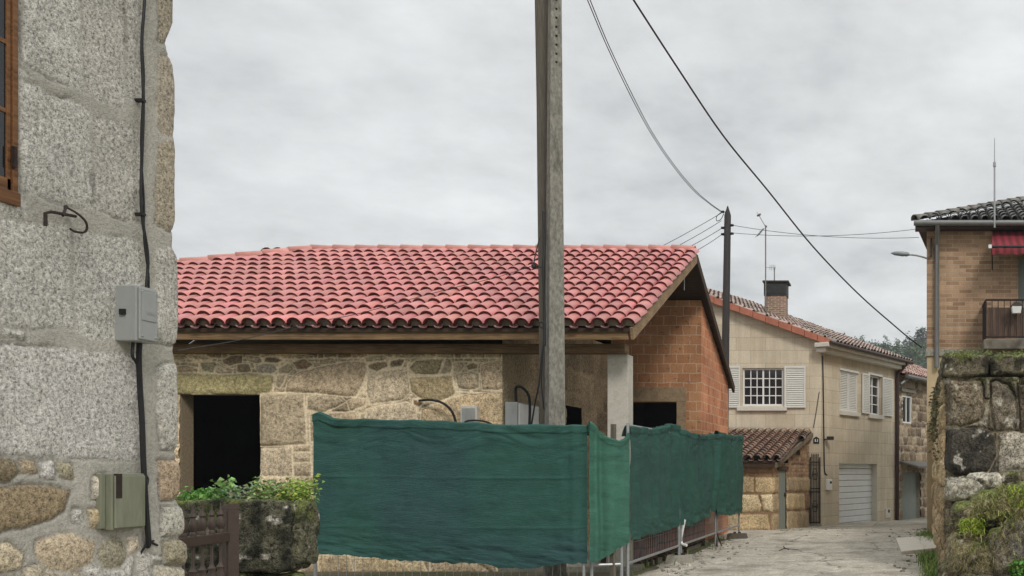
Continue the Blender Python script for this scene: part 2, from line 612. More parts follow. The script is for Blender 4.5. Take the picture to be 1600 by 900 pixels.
# ---------------------------------------------------------------- plants
def leaf_cluster(centers, size, per, spread, rg, shape='leaf', droop=0.3, col=None):
    """many small leaf faces around given points"""
    V, Fq, C = [], [], []
    o = 0
    for c in centers:
        for _ in range(per):
            p = np.array(c) + rg.normal(0, 1, 3) * np.array(spread)
            a = rg.uniform(0, 2 * np.pi); t = rg.uniform(-.5, .9)
            d = np.array([np.cos(a) * np.cos(t), np.sin(a) * np.cos(t), np.sin(t) * .8])
            w = np.cross(d, rg.normal(0, 1, 3)); w /= np.linalg.norm(w) + 1e-6
            s = size * rg.uniform(.6, 1.3)
            nrm = np.cross(d, w)
            V += [p, p + d * s * .5 + w * s * .26 + nrm * s * .06, p + d * s - np.array([0, 0, s * droop]), p + d * s * .5 - w * s * .26 + nrm * s * .06]
            Fq.append((o, o + 1, o + 2, o + 3)); o += 4
            cc = np.array(col) * rg.uniform(.6, 1.45) * (1 + .12 * rg.normal(0, 1, 3))
            C += [np.append(np.clip(cc, .003, 1), .2)] * 4
    return np.array(V), Fq, np.array(C)


def grass_blades(points, h, rg, cols, lean=0.5, w=0.008, dirv=None):
    V, Fq, C = [], [], []; o = 0
    for p in points:
        p = np.array(p, float); a = rg.uniform(0, 2 * np.pi)
        d = np.array([np.cos(a), np.sin(a), 0.0])
        if dirv is not None: d = d * .6 + np.array(dirv) * rg.uniform(.3, 1.2)
        hh = h * rg.uniform(.5, 1.3); ln = lean * rg.uniform(.4, 1.5) * hh
        sd = np.array([-d[1], d[0], 0]); sd /= np.linalg.norm(sd) + 1e-6
        c = np.array(cols[rg.integers(len(cols))]) * rg.uniform(.7, 1.3)
        for k in range(4):
            t = k / 3
            q = p + d * ln * t ** 1.6 + np.array([0, 0, hh * (t - (.55 if dirv is not None else .25) * t ** 2.5 * min(1.8, lean))])
            ww = w * (1 - t * .85)
            V += [q - sd * ww, q + sd * ww]
            C += [np.append(np.clip(c * (.8 + .4 * t), .003, 1), .2)] * 2
        for k in range(3):
            Fq.append((o + 2 * k, o + 2 * k + 1, o + 2 * k + 3, o + 2 * k + 2))
        o += 8
    return np.array(V), Fq, np.array(C)


def sag(a, b, drop, n=24):
    a, b = Vector(a), Vector(b)
    return [a.lerp(b, i / n) - Vector((0, 0, drop * 4 * (i / n) * (1 - i / n))) for i in range(n + 1)]


def curve(pts, n=8):
    """Catmull-Rom through points"""
    p = [Vector(q) for q in pts]; p = [p[0] * 2 - p[1]] + p + [p[-1] * 2 - p[-2]]
    out = []
    for i in range(1, len(p) - 2):
        for k in range(n):
            t = k / n; a, b, c, d = p[i - 1], p[i], p[i + 1], p[i + 2]
            out.append(0.5 * ((2 * b) + (c - a) * t + (2 * a - 5 * b + 4 * c - d) * t * t + (3 * b - a - 3 * c + d) * t ** 3))
    return out + [p[-2]]
# ================================================================ camera, sky, sun
cam = bpy.data.cameras.new('Camera'); camo = bpy.data.objects.new('Camera', cam); COL.objects.link(camo)
cam.sensor_width = 36; cam.lens = 36 * F / 1600
cam.shift_x = (800 - CX) / 1600; cam.shift_y = (CY - 450) / 1600
cam.clip_end = 3000; cam.clip_start = 0.05
camo.location = (0, 0, CH); camo.rotation_euler = (math.pi / 2, 0, 0)
SC.camera = camo

SUN_EL, SUN_AZ = math.radians(42), math.radians(148)      # azimuth from +Y towards +X: over the viewer's right shoulder
w = bpy.data.worlds.new('World'); SC.world = w; w.use_nodes = True
nt = w.node_tree; nt.nodes.clear()
out = N(nt, 'ShaderNodeOutputWorld')
sky = N(nt, 'ShaderNodeTexSky', sky_type='NISHITA'); sky.sun_disc = False
sky.sun_elevation = SUN_EL; sky.sun_rotation = SUN_AZ
bg1 = N(nt, 'ShaderNodeBackground'); bg1.inputs['Strength'].default_value = 0.08; L(nt, sky.outputs[0], bg1.inputs[0])
tc = N(nt, 'ShaderNodeTexCoord'); sp = N(nt, 'ShaderNodeSeparateXYZ'); L(nt, tc.outputs['Generated'], sp.inputs[0])
zz = math_(nt, 'ADD', math_(nt, 'MAXIMUM', sp.outputs[2], 0.0), 0.22)
cb = N(nt, 'ShaderNodeCombineXYZ')
L(nt, math_(nt, 'DIVIDE', sp.outputs[0], zz), cb.inputs[0]); L(nt, math_(nt, 'DIVIDE', sp.outputs[1], zz), cb.inputs[1])
n1 = noise(nt, cb.outputs[0], 1.9, 9, 0.62); n2 = noise(nt, cb.outputs[0], 0.55, 3, 0.5)
cl = math_(nt, 'ADD', math_(nt, 'MULTIPLY', n1, 0.6), math_(nt, 'MULTIPLY', n2, 0.4))
rp = N(nt, 'ShaderNodeValToRGB'); L(nt, cl, rp.inputs[0])
e = rp.color_ramp.elements
e[0].position = 0.37; e[0].color = (*lin(174, 178, 180), 1)
e[1].position = 0.60; e[1].color = (*lin(232, 234, 234), 1)
m_ = rp.color_ramp.elements.new(0.47); m_.color = (*lin(207, 209, 209), 1)
zen = maprange(nt, sp.outputs[2], 0.45, 0.95, 1.0, 1.7)
c = scale_col(nt, rp.outputs[0], zen)
bg2 = N(nt, 'ShaderNodeBackground'); bg2.inputs['Strength'].default_value = 0.87; L(nt, c, bg2.inputs[0])
ms = N(nt, 'ShaderNodeMixShader'); ms.inputs[0].default_value = 0.94
L(nt, bg1.outputs[0], ms.inputs[1]); L(nt, bg2.outputs[0], ms.inputs[2]); L(nt, ms.outputs[0], out.inputs[0])

sun = bpy.data.lights.new('Sun', 'SUN'); sun.energy = 1.3; sun.angle = math.radians(14); sun.color = (1.0, 0.96, 0.90)
so = bpy.data.objects.new('Sun', sun); COL.objects.link(so)
sd = Vector((math.sin(SUN_AZ) * math.cos(SUN_EL), math.cos(SUN_AZ) * math.cos(SUN_EL), math.sin(SUN_EL)))
so.rotation_euler = sd.to_track_quat('Z', 'Y').to_euler(); so.location = (6, -10, 20)

vs = SC.view_settings
SC.display_settings.display_device = 'sRGB'
vs.view_transform = 'Standard'; vs.look = 'None'; vs.exposure = 0.42; vs.gamma = 1.0; vs.use_curve_mapping = False
SC.render.engine = 'CYCLES'
SC.cycles.use_denoising = True
SC.cycles.max_bounces = 6; SC.cycles.diffuse_bounces = 3; SC.cycles.glossy_bounces = 2; SC.cycles.transmission_bounces = 2
SC.cycles.sample_clamp_indirect = 4

# ================================================================ materials
M_granite = mat_attr('grey_granite', 50, 2.1, 0.95, 0.8, 0.014, 1.2, 0.12)
M_stone = mat_attr('tan_stone', 26, 2.0, 0.95, 0.8, 0.02, 1.5, 0.16)
M_moss = mat_attr('mossy_stone', 22, 2.4, 0.97, 1.0, 0.035, 2.0, 0.3)
M_tile = mat_attr('clay_tile', 25, 0.9, 0.42, 0.25, 0.006, 2.2, 0.14, 0.5)
M_leaf = mat_attr('leaf', 20, 0.6, 0.6, 0.0, 0.01, 2, 0.15, 0.35)
M_wood = mat_wood('timber', lin(150, 122, 88), lin(92, 70, 47))
M_wooddark = mat_wood('dark_timber', lin(84, 66, 50), lin(45, 34, 26))
M_frame = mat_wood('varnished_wood', lin(134, 94, 58), lin(74, 46, 25), 0.5)
M_gate = mat_flat('brown_painted_wood', lin(82, 68, 60), 0.5, 0, 20, 0.2, 0.2)
M_glass = mat_flat('window_glass', (0.012, 0.014, 0.016), 0.06, 0, 2, 0.2, 0, 0.6)
M_black = mat_flat('black_rubber', (0.012, 0.012, 0.013), 0.6, 0, 30, 0.3, 0)
M_iron = mat_flat('rusty_iron', lin(52, 42, 38), 0.7, 0.3, 30, 0.3, 0.2)
M_galv = mat_flat('galvanised_steel', lin(158, 160, 160), 0.45, 0.55, 30, 0.2, 0.05, 0.5)
M_white = mat_flat('white_paint', (0.74, 0.74, 0.71), 0.5, 0, 6, 0.06, 0.03)
M_offwhite = mat_flat('off_white_plaster', lin(205, 200, 188), 0.8, 0, 4, 0.10, 0.1)
M_plastic = mat_flat('grey_plastic', lin(150, 152, 150), 0.5, 0, 9, 0.1, 0.04, 0.4, (1, 1, .3), dirt=lin(110, 108, 98), dirt_amt=0.5)
M_mossbox = mat_flat('green_stained_plastic', lin(122, 124, 106), 0.6, 0, 9, 0.18, 0.05, 0.3, (2, 2, .4), dirt=lin(96, 98, 76), dirt_amt=0.8)
M_conc = mat_flat('concrete', lin(150, 146, 134), 0.92, 0, 26, 0.22, 0.3, 0.3, dirt=lin(104, 100, 90), dirt_amt=0.7)
M_poleconc = mat_flat('lichen_concrete', lin(130, 127, 118), 0.95, 0, 30, 0.55, 0.6, 0.25, (1, 1, .5), dirt=lin(84, 81, 73), dirt_amt=0.65)
M_polewood = mat_flat('grey_weathered_wood', lin(98, 92, 82), 0.9, 0, 9, 0.35, 0.4, 0.25, (6, 6, .5))
M_darkpole = mat_flat('tarred_wood', lin(60, 58, 57), 0.85, 0, 9, 0.3, 0.3, 0.3, (5, 5, .5))
M_lightconc = mat_flat('new_concrete', lin(196, 190, 178), 0.9, 0, 30, 0.14, 0.25, 0.3, dirt=lin(160, 150, 130), dirt_amt=0.5)
M_brickA = mat_brick('shaded_hollow_brick', lin(186, 138, 100), lin(166, 116, 82), lin(194, 164, 138), 0.26, 0.19, 0.010, bias=0.0, stain=0.34, jit=0.045, chips=.5)  # porch back wall brick, its shade put into a browner colour
M_brickB = mat_brick('buff_facing_brick', lin(182, 150, 120), lin(140, 110, 86), lin(172, 154, 132), 0.30, 0.095, 0.010, stain=0.16)
M_brickC = mat_brick('chimney_brick', lin(150, 112, 92), lin(116, 84, 68), lin(170, 158, 142), 0.22, 0.065, 0.014)
M_clad = mat_brick('stone_cladding', lin(208, 196, 174), lin(196, 182, 158), lin(164, 148, 124), 0.92, 0.40, 0.006, stain=0.12, bstr=0.3, jit=0.0, streak=.13)
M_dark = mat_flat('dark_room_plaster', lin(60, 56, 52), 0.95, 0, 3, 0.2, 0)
M_gutter = mat_flat('zinc_gutter', lin(120, 120, 118), 0.5, 0.3, 8, 0.15, 0.03)
M_brownpipe = mat_flat('dark_brown_pipe', lin(58, 42, 36), 0.5, 0, 8, 0.15, 0.03)
M_hill = mat_flat('wooded_ground', (0.035, 0.05, 0.03), 0.95, 0, 0.05, 0.3, 0)
M_shutter = mat_flat('white_shutter', lin(214, 212, 204), 0.55, 0, 6, 0.06, 0.02)
M_garage = mat_flat('pale_grey_steel', lin(222, 224, 222), 0.45, 0, 4, 0.06, 0.02)
M_greydoor = mat_flat('grey_painted_door', lin(128, 134, 128), 0.7, 0, 5, 0.18, 0.1, 0.3, (4, 4, .4))
M_cap = mat_flat('orange_verge_tile', lin(166, 102, 80), 0.7, 0, 6, 0.2, 0.1)

# net
def net_mat(name, col, col2):
    m, nt, b = new_mat(name)
    vec = coords(nt, 'World')
    n = noise(nt, vec, 0.8, 3, 0.5); n7 = noise(nt, vec, 5, 5, 0.65)
    wr = noise(nt, coords(nt, 'World', (2.6, 2.6, 24)), 2.0, 3, 0.55)       # short crosswise wrinkles
    wr2 = noise(nt, coords(nt, 'World', (5, 5, 60)), 2.0, 2, 0.5)
    weave = noise(nt, coords(nt, 'World', (60, 60, 160)), 1.0, 1, 0.5)
    msk = maprange(nt, noise(nt, vec, 1.7, 3, 0.5), 0.40, 0.60, 0.15, 1.0)
    cc = mix(nt, maprange(nt, n, 0.40, 0.60, 0, 1), col, col2)
    cc = scale_col(nt, cc, math_(nt, 'MULTIPLY', maprange(nt, n7, 0.3, 0.7, 0.88, 1.12), maprange(nt, weave, 0.3, 0.7, 0.86, 1.14)))
    n4 = noise(nt, vec, 9, 4, 0.7)
    cc = mix(nt, maprange(nt, n4, 0.66, 0.80, 0, 0.35), cc, lin(104, 128, 116))
    L(nt, cc, b.inputs['Base Color'])
    b.inputs['Roughness'].default_value = 0.8; b.inputs['Specular IOR Level'].default_value = 0.25
    rid = math_(nt, 'ABSOLUTE', math_(nt, 'SUBTRACT', wr, 0.5)); rid = maprange(nt, rid, 0.0, 0.07, 1.0, 0.0)
    h = math_(nt, 'ADD', math_(nt, 'MULTIPLY', math_(nt, 'MULTIPLY', rid, msk), 0.9), math_(nt, 'MULTIPLY', wr2, 0.5))
    bump(nt, b, h, 0.5, 0.012)
    tr = N(nt, 'ShaderNodeBsdfTranslucent'); L(nt, cc, tr.inputs[0])
    mx = N(nt, 'ShaderNodeMixShader'); mx.inputs[0].default_value = 0.16
    o = nt.nodes['Material Output']
    L(nt, b.outputs[0], mx.inputs[1]); L(nt, tr.outputs[0], mx.inputs[2]); L(nt, mx.outputs[0], o.inputs[0])
    return m
M_net = net_mat('green_shade_net', lin(54, 86, 86), lin(52, 92, 83))
M_net2 = net_mat('side_lit_green_net', lin(64, 106, 92), lin(68, 114, 97))  # lighter copy for the corner strip, side light put into its colour
M_net3 = net_mat('faded_green_shade_net', lin(54, 88, 81), lin(54, 95, 84))

# ground
def g0(x, y):
    y = np.asarray(y, float)
    return -.30 * sstep(21.5, 31, y) - .12 * sstep(31, 38, y) - 0.0 * np.asarray(x)

m, nt, b = new_mat('worn_concrete_track')
vec = coords(nt, 'World')
a = noise(nt, vec, 0.7, 6, 0.65); a2 = noise(nt, vec, 26, 4, 0.7); a3 = noise(nt, coords(nt, 'World', (1.2, .8, 1)), 2.2, 5, 0.7)
c = mix(nt, maprange(nt, a3, 0.36, 0.70, 0, 1), lin(168, 161, 146), lin(202, 196, 182))
c = mix(nt, maprange(nt, a, 0.53, 0.68, 0, 0.75), c, lin(110, 104, 90))
a4 = noise(nt, vec, 3.1, 8, 0.75)
c = mix(nt, maprange(nt, a4, 0.50, 0.64, 0, .45), c, lin(120, 112, 96))
vo = N(nt, 'ShaderNodeTexVoronoi', feature='DISTANCE_TO_EDGE'); vo.inputs['Scale'].default_value = .55; wv_ = N(nt, 'ShaderNodeVectorMath', operation='MULTIPLY_ADD'); nz_ = N(nt, 'ShaderNodeTexNoise'); nz_.inputs['Scale'].default_value = 3; nz_.inputs['Detail'].default_value = 6; L(nt, vec, nz_.inputs[0]); L(nt, nz_.outputs['Color'], wv_.inputs[0]); wv_.inputs[1].default_value = (.5, .5, 0); L(nt, vec, wv_.inputs[2]); L(nt, wv_.outputs[0], vo.inputs['Vector'])
c = scale_col(nt, c, maprange(nt, vo.outputs['Distance'], .004, .016, .5, 1.0))
a5 = noise(nt, vec, 75, 2, 0.6)
c = scale_col(nt, c, maprange(nt, a5, 0.3, 0.7, 0.72, 1.28))
c = scale_col(nt, c, maprange(nt, a2, 0.25, 0.75, 0.5, 1.45))
L(nt, c, b.inputs['Base Color'])
L(nt, maprange(nt, a, 0.4, 0.65, 0.85, 0.55), b.inputs['Roughness']); b.inputs['Specular IOR Level'].default_value = 0.35
bump(nt, b, math_(nt, 'ADD', a2, math_(nt, 'MULTIPLY', a3, 1.5)), 0.5, 0.02)
M_road = m
m, nt, b = new_mat('bare_earth')
vec = coords(nt, 'World')
a = noise(nt, vec, 1.2, 6, 0.7); a2 = noise(nt, vec, 30, 4, 0.7)
c = mix(nt, maprange(nt, a, 0.4, 0.62, 0, 1), lin(112, 104, 86), lin(78, 84, 52))
L(nt, scale_col(nt, c, maprange(nt, a2, 0.25, 0.75, 0.6, 1.35)), b.inputs['Base Color'])
b.inputs['Roughness'].default_value = 0.95
bump(nt, b, a2, 0.6, 0.02)
M_earth = m

gx = np.concatenate([np.linspace(-700, -40, 12), np.linspace(-30, 12, 43), np.linspace(20, 700, 12)])
gy = np.concatenate([np.linspace(-300, -10, 8), np.linspace(-5, 50, 56), np.linspace(60, 900, 16)])
GX, GY = np.meshgrid(gx, gy)
GZ = g0(GX, GY) - 0.012
arrays('ground', np.stack([GX, GY, GZ], -1), grid_faces(len(gx), len(gy)), M_earth, kind='structure')
# lane of worn concrete, its edges wandering
ry = np.arange(2, 46, 0.14); rt = np.linspace(0, 1, 58)
RT, RY = np.meshgrid(rt, ry)
xl = np.interp(ry, [2, 14, 20.5, 23.5, 30, 46], [-3.9, -3.75, -3.7, -6.5, -6.5, 3]) + .10 * fbm(ry * .9, 0 * ry, 0, 3)
xr = np.interp(ry, [2, 12, 16, 20, 24, 30, 36, 46], [1.1, .55, .50, .55, 1.0, 1.4, 3.0, 8]) + .10 * fbm(ry * 1.1, 0 * ry + 9, 0, 4)
RX = xl[:, None] * (1 - RT) + xr[:, None] * RT
RZ = g0(RX, RY) + .004 + .018 * (fbm(RX * .8, RY * .5, 0, 7, 4) + .4) + .005 * fbm(RX * 6, RY * 6, 0, 8, 3) - .03 * np.clip(1 - RT * 14, 0, 1) - .03 * np.clip(1 - (1 - RT) * 14, 0, 1)
arrays('road', np.stack([RX, RY, RZ], -1), grid_faces(len(rt), len(ry)), M_road, kind='structure')

# ================================================================ granite house on the viewer's side of the lane
XW = -4.2
def LW(px, py):
    Y = -XW * F / (CX - px)
    return (Y, CH + (CY - py) / F * Y)
g_l, g_d, g_b = lin(184, 181, 173), lin(174, 170, 161), lin(150, 128, 100)
st = []
def LP(pts, col, bul=0.004, gr=1.0): st.append(([LW(*p) for p in pts], col, bul, gr))
LP([(-60, -80), (29, -80), (29, 92), (-60, 60)], g_d)
LP([(34, -80), (119, -80), (121, 60), (123, 100), (128, 143), (80, 118), (34, 96)], g_l)
LP([(124, -80), (190, -80), (193, 60), (192, 168), (160, 156), (133, 140), (126, 100)], g_d)
LP([(198, -60), (216, -60), (216, 155), (199, 155)], lin(170, 166, 158))
LP([(34, 128), (60, 136), (139, 174), (143, 240), (142, 330), (110, 318), (36, 296)], g_l)
LP([(147, 180), (216, 200), (218, 348), (190, 343), (147, 328)], g_d)
LP([(-80, 320), (0, 343), (105, 357), (110, 420), (112, 512), (50, 510), (-80, 490)], g_l)
LP([(115, 364), (190, 374), (219, 378), (222, 450), (222, 532), (150, 526), (118, 518)], lin(178, 175, 167))
LP([(-90, 535), (60, 542), (215, 556), (217, 640), (216, 716), (100, 714), (-90, 706)], lin(184, 180, 174))
wq = lin(158, 148, 130)
LP([(246, -60), (285, -60), (285, 50), (262, 66), (248, 60)], wq, .008)
LP([(246, 88), (272, 92), (285, 120), (285, 208), (258, 212), (246, 200)], lin(160, 150, 134), .008)
LP([(246, 224), (285, 218), (285, 352), (262, 362), (246, 350)], lin(156, 146, 128), .008)
LP([(242, 392), (265, 392), (290, 405), (290, 535), (262, 540), (242, 530)], g_d, .02)
LP([(244, 572), (290, 568), (290, 700), (252, 702), (246, 660)], lin(182, 178, 168), .018)
LP([(246, 722), (295, 718), (295, 776), (250, 778)], lin(172, 152, 128), .018)
LP([(250, 792), (300, 790), (300, 836), (252, 836)], lin(176, 172, 160), .02)
LP([(254, 846), (310, 842), (310, 882), (256, 880)], lin(150, 142, 120), .035)
LP([(240, 888), (310, 890), (310, 935), (240, 932)], lin(176, 168, 150), .035)
br1, br2 = lin(150, 134, 110), lin(182, 166, 142)
LP([(-60, 768), (30, 757), (88, 762), (108, 770), (99, 795), (72, 812), (30, 824), (-60, 838)], lin(146, 130, 104), .016)
LP([(60, 846), (92, 838), (128, 842), (147, 850), (145, 874), (112, 892), (72, 888), (58, 866)], br2, .016)
LP([(-60, 856), (14, 850), (36, 868), (32, 888), (-60, 898)], lin(196, 182, 156), .014)
LP([(-30, 718), (16, 722), (22, 735), (12, 748), (-30, 750)], lin(128, 116, 94), .02)
LP([(26, 722), (48, 720), (56, 734), (30, 738)], lin(164, 148, 124), .008)
LP([(60, 720), (80, 722), (84, 746), (64, 744)], lin(196, 192, 186), .015)
LP([(88, 722), (108, 728), (112, 748), (94, 742)], lin(160, 152, 128), .015)
LP([(145, 746), (158, 742), (160, 774), (148, 777)], lin(188, 180, 164), .025)
LP([(138, 797), (156, 794), (158, 820), (142, 824)], lin(172, 156, 126), .025)
LP([(158, 850), (176, 840), (192, 848), (196, 868), (186, 884), (162, 886), (155, 868)], lin(150, 144, 124), .018)
LP([(198, 842), (214, 838), (216, 856), (202, 862)], lin(200, 186, 166), .025)
LP([(115, 798), (126, 796), (128, 818), (116, 818)], lin(180, 176, 168), .01)
st += rows(1.2, 5.8, 0.0, 0.86, (.12, .24), (.16, .42), lambda r: [br1, br2, g_d, lin(160, 150, 130)][r.randrange(4)], .03, 1.0, .3, 4)
st += rows(1.0, 4.0, 0.86, 6.2, (.55, .75), (.5, .9), lambda r: g_l, .012, 1.0, .03, 9)
# wandering far corner of the wall, read off the photograph as a height profile
edge = [(-600, 272), (0, 272), (38, 272), (52, 267), (64, 262), (80, 263), (92, 268), (105, 272), (130, 274), (205, 274.5), (214, 273), (222, 274.5), (345, 275.5), (362, 272), (385, 271), (402, 275), (470, 277.5), (535, 276), (548, 272), (572, 276), (700, 277), (712, 276), (725, 280), (768, 281), (780, 277), (795, 285), (832, 286), (842, 281), (850, 287), (885, 288), (900, 284), (1300, 284)]
ez = [LW(p[1], p[0])[1] for p in edge][::-1]; ey = [LW(p[1], p[0])[0] for p in edge][::-1]
NV, NU = 400, 250
zv = np.concatenate([np.linspace(0.0, 0.80, 40)[:-1], np.linspace(0.80, 4.35, 330), np.linspace(4.38, 6.2, 31)])
tu = np.concatenate([np.linspace(0, .42, 30)[:-1], np.linspace(.42, 1, 221)])
ye = np.interp(zv, ez, ey) + .045
TU, ZV = np.meshgrid(tu, zv)
YV = 1.0 + (ye[:, None] - 1.0) * TU
# wooden window: hole in the sheet
_q = -(XW + .018) * F / (CX - 31); WIN = (3.30, _q, CH + (CY - 318) / F * _q, 4.9)
disp, colr, gr, _ = stone_field(YV, ZV, st, lin(168, 164, 154), gap=.012, grow=.010, warp=.028, wscale=9, rnd=.05, mgrain=.34, seed=3, rough_amp=.008, mdisp=.004, cvar=.06, crack=.55)
lowz = sstep(1.05, .75, ZV)
sidefade = sstep(1.0, .985, TU)
disp = disp * sidefade - .06 * (1 - sstep(1.0, .988, TU)) * (0.6 + .5 * fbm(ZV * 5, ZV * 0, 0, 8)) - .05 * sstep(.985, 1.0, TU)
uc = (YV[:-1, :-1] + YV[1:, 1:]) / 2; zc = (ZV[:-1, :-1] + ZV[1:, 1:]) / 2
keep = ~((uc > WIN[0]) & (uc < WIN[1]) & (zc > WIN[2]) & (zc < WIN[3]))
V = np.stack([XW + disp, YV, ZV], -1).reshape(-1, 3)
Fq = grid_faces(len(tu), len(zv), keep)
# return face round the corner
nb = 10; back = []
for k in range(1, nb):
    t = k / (nb - 1)
    back.append(np.stack([np.full(len(zv), XW - .06 - .9 * t) + disp[:, -1] * 0, ye + .03 * fbm(zv * 6, zv * 0 + t * 9, 0, 12) - .02 * t, zv], -1))
base = len(V); nv = len(zv); nu = len(tu)
V = np.concatenate([V] + back)
for k in range(nb - 1):
    for j in range(nv - 1):
        a_ = (j * nu + nu - 1) if k == 0 else base + (k - 1) * nv + j
        b_ = ((j + 1) * nu + nu - 1) if k == 0 else base + (k - 1) * nv + j + 1
        Fq.append((a_, base + k * nv + j, base + k * nv + j + 1, b_))
C = np.concatenate([colr.reshape(-1, 3), gr.reshape(-1, 1)], 1)
C = np.concatenate([C] + [C.reshape(nv, nu, 4)[:, -1]] * (nb - 1))
gh = thing('granite_house', (XW, 4.0, 0), 'grey granite block house wall with wide cement joints and a brown wooden window', 'house')
arrays('wall', V, Fq, M_granite, gh, C)
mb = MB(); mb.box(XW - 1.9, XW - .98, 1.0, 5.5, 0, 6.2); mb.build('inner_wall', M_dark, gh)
# window
wf = MB(); x0, x1 = XW - .06, XW + .018
fw = LW(33, 200)[0] - LW(25, 200)[0]
wy0, wy1, wz0, wz1 = WIN[0] - .01, WIN[1] - .006, WIN[2] - .004, WIN[3]
wf.box(x0, x1, wy1 - fw, wy1, wz0, wz1); wf.box(x0, x1, wy0, wy0 + fw, wz0, wz1)
wf.box(x0, x1 + .012, wy0, wy1, wz0 - .015, wz0 + .05); wf.box(x0, x1, wy0 + fw, wy1 - fw, wz1 - .06, wz1)
win = wf.build('window', M_frame, gh, bevel=.004)
sf = MB(); sy1 = wy1 - fw - .004; sw = .013
sf.box(x0, XW + .010, sy1 - sw * 1.6, sy1, wz0 + .052, wz1); sf.box(x0, XW + .010, wy0 + fw, sy1, wz0 + .052, wz0 + .11)
for k in range(1, 5):
    z = LW(10, 325)[1] + k * .325 + .12
    sf.box(x0, XW + .008, wy0 + fw, sy1 - sw * 1.6, z, z + .022)
for k in range(1, 4): sf.box(x0, XW + .007, sy1 - k * .24, sy1 - k * .24 + .02, wz0 + .11, wz1)
sf.build('sash', M_frame, win, bevel=.003)
MB().box(XW - .004, XW + .002, wy0, wy1, wz0, wz1).build('pane', M_glass, win)
hg = MB()
for z in (LW(33, 252)[1],): hg.box(XW + .015, XW + .03, wy1 - .035, wy1 - .02, z - .05, z + .05)
hg.build('hinge', M_iron, win)

def WP(px, py, off): # point standing off the granite wall
    Y = -(XW + off) * F / (CX - px)
    return Vector((XW + off, Y, CH + (CY - py) / F * Y))
# iron hook
mb = MB()
mb.tube([WP(71, 353, .10), WP(71, 333, .10), WP(80, 331, .10), WP(118, 338, .05)], .008, 6)
mb.tube([WP(104, 322, .03), WP(98, 337, .09), WP(102, 323, .03)], .007, 6)
mb.tube(curve([WP(104, 324, .03), WP(120, 333, .08), WP(133, 345, .10), WP(136, 356, .10), WP(131, 363, .09), WP(118, 362, .07), WP(110, 358, .02)], 5), .006, 6)
mb.build('iron_bracket', M_iron, smooth=True, label='bent rusty iron bracket sticking out of the granite wall', cat='bracket')
# grey meter box and its lid, cables
def wall_box(name, pxa, pya, pxb, pyb, depth, mat, label, cat, lid):
    y0, y1 = WP(pxa, pya, depth).y, WP(pxb, pya, depth).y
    zt, zb = WP((pxa + pxb) / 2, pya, depth).z, WP((pxa + pxb) / 2, pyb, depth).z
    t = thing(name, (XW, (y0 + y1) / 2, zb), label, cat)
    MB().box(XW - .01, XW + depth, y0, y1, zb, zt).build('casing', mat, t, bevel=.006)
    mb = MB(); mb.box(XW + depth + .001, XW + depth + .012, y0 + .008, y1 - .008, zb + .01, zt - .01); mb.build('lid', mat, t, bevel=.005)
    return t, y0, y1, zb, zt
t, y0, y1, zb, zt = wall_box('meter_box', 213, 449, 245, 535, .115, M_plastic, 'pale grey meter box on the granite wall with the cable running into it', 'meter box', True)
for sy, sz_ in ((y0 + .025, zb + .03), (y1 - .025, zb + .03), (y0 + .025, zt - .03), (y1 - .025, zt - .03)): MB(Matrix.Translation((XW + .127, sy, sz_)) @ Matrix.Rotation(math.pi / 2, 4, 'Y')).lathe((0, 0, 0), [(.006, 0), (.006, .003), (.004, .005)], 8).build('screw', M_galv, t)
MB().box(XW + .127, XW + .131, y0 + .022, y1 - .022, zb + .115, zt - .03).build('window', M_plastic, t, bevel=.003)
MB().box(XW + .128, XW + .132, y0 + .05, y1 - .03, zt - .15, zt - .135).build('label_plate', M_galv, t)
MB().box(XW + .03, XW + .06, y0 - .012, y0, zb + .14, zb + .17).build('lock', M_black, t)
t, y0, y1, zb, zt = wall_box('junction_box', 175, 740, 226, 827, .06, M_mossbox, 'green stained junction box low on the rubble part of the granite wall', 'junction box', True)
MB().box(XW + .06, XW + .074, y0 + .012, y0 + .05, zb + .17, zb + .30).build('hinge_plate', M_iron, t)
mb = MB()
mb.box(XW - .01, XW + .03, y0 - .035, y0 - .004, zb + .01, zt + .0); mb.build('side_flange', M_mossbox, t, bevel=.003)
c1 = curve([WP(226, -160, .03), WP(225, 0, .035), WP(222, 80, .03), WP(221, 155, .03), WP(221, 260, .03), WP(222, 340, .03), WP(228, 400, .03), WP(229, 450, .03)], 6)
mb = MB(); mb.tube([p + Vector((.004, .009 * math.sin(i * .37 + 1), 0)) for i, p in enumerate(c1)], .0075, 7)
for px, py in ((221, 157), (221, 335)): mb.box(XW - .01, XW + .045, WP(px, py, .03).y - .014, WP(px, py, .03).y + .014, WP(px, py, .03).z - .007, WP(px, py, .03).z + .007)
mb.tube([p + Vector((.006, .010 * math.sin(i * .5), 0)) for i, p in enumerate(c1)], .005, 5)
mb.build('power_cable', M_black, smooth=True, label='black cable running down the granite wall into the meter box', cat='cable')
mb = MB()
mb.tube(curve([WP(218, 535, .06), WP(217, 560, .05), WP(219, 610, .03), WP(222, 660, .03), WP(224, 720, .03), WP(228, 790, .03), WP(232, 845, .03), WP(230, 855, -.01)], 6), .0135, 8)
mb.tube(curve([WP(208, 535, .06), WP(207, 556, .06), WP(213, 566, .04), WP(219, 580, .02)], 5), .008, 6)
mb.tube(curve([WP(224, 738, .03), WP(231, 748, .03), WP(229, 760, .04)], 5), .006, 6)
for a_, b_ in (((231, 845), (246, 852)), ((229, 850), (218, 868)), ((232, 848), (240, 845))): mb.tube([WP(*a_, .02), WP(*b_, .005)], .006, 5)
mb.build('drop_cable', M_black, smooth=True, label='thick black cable from the meter box down past the green stained box', cat='cable')

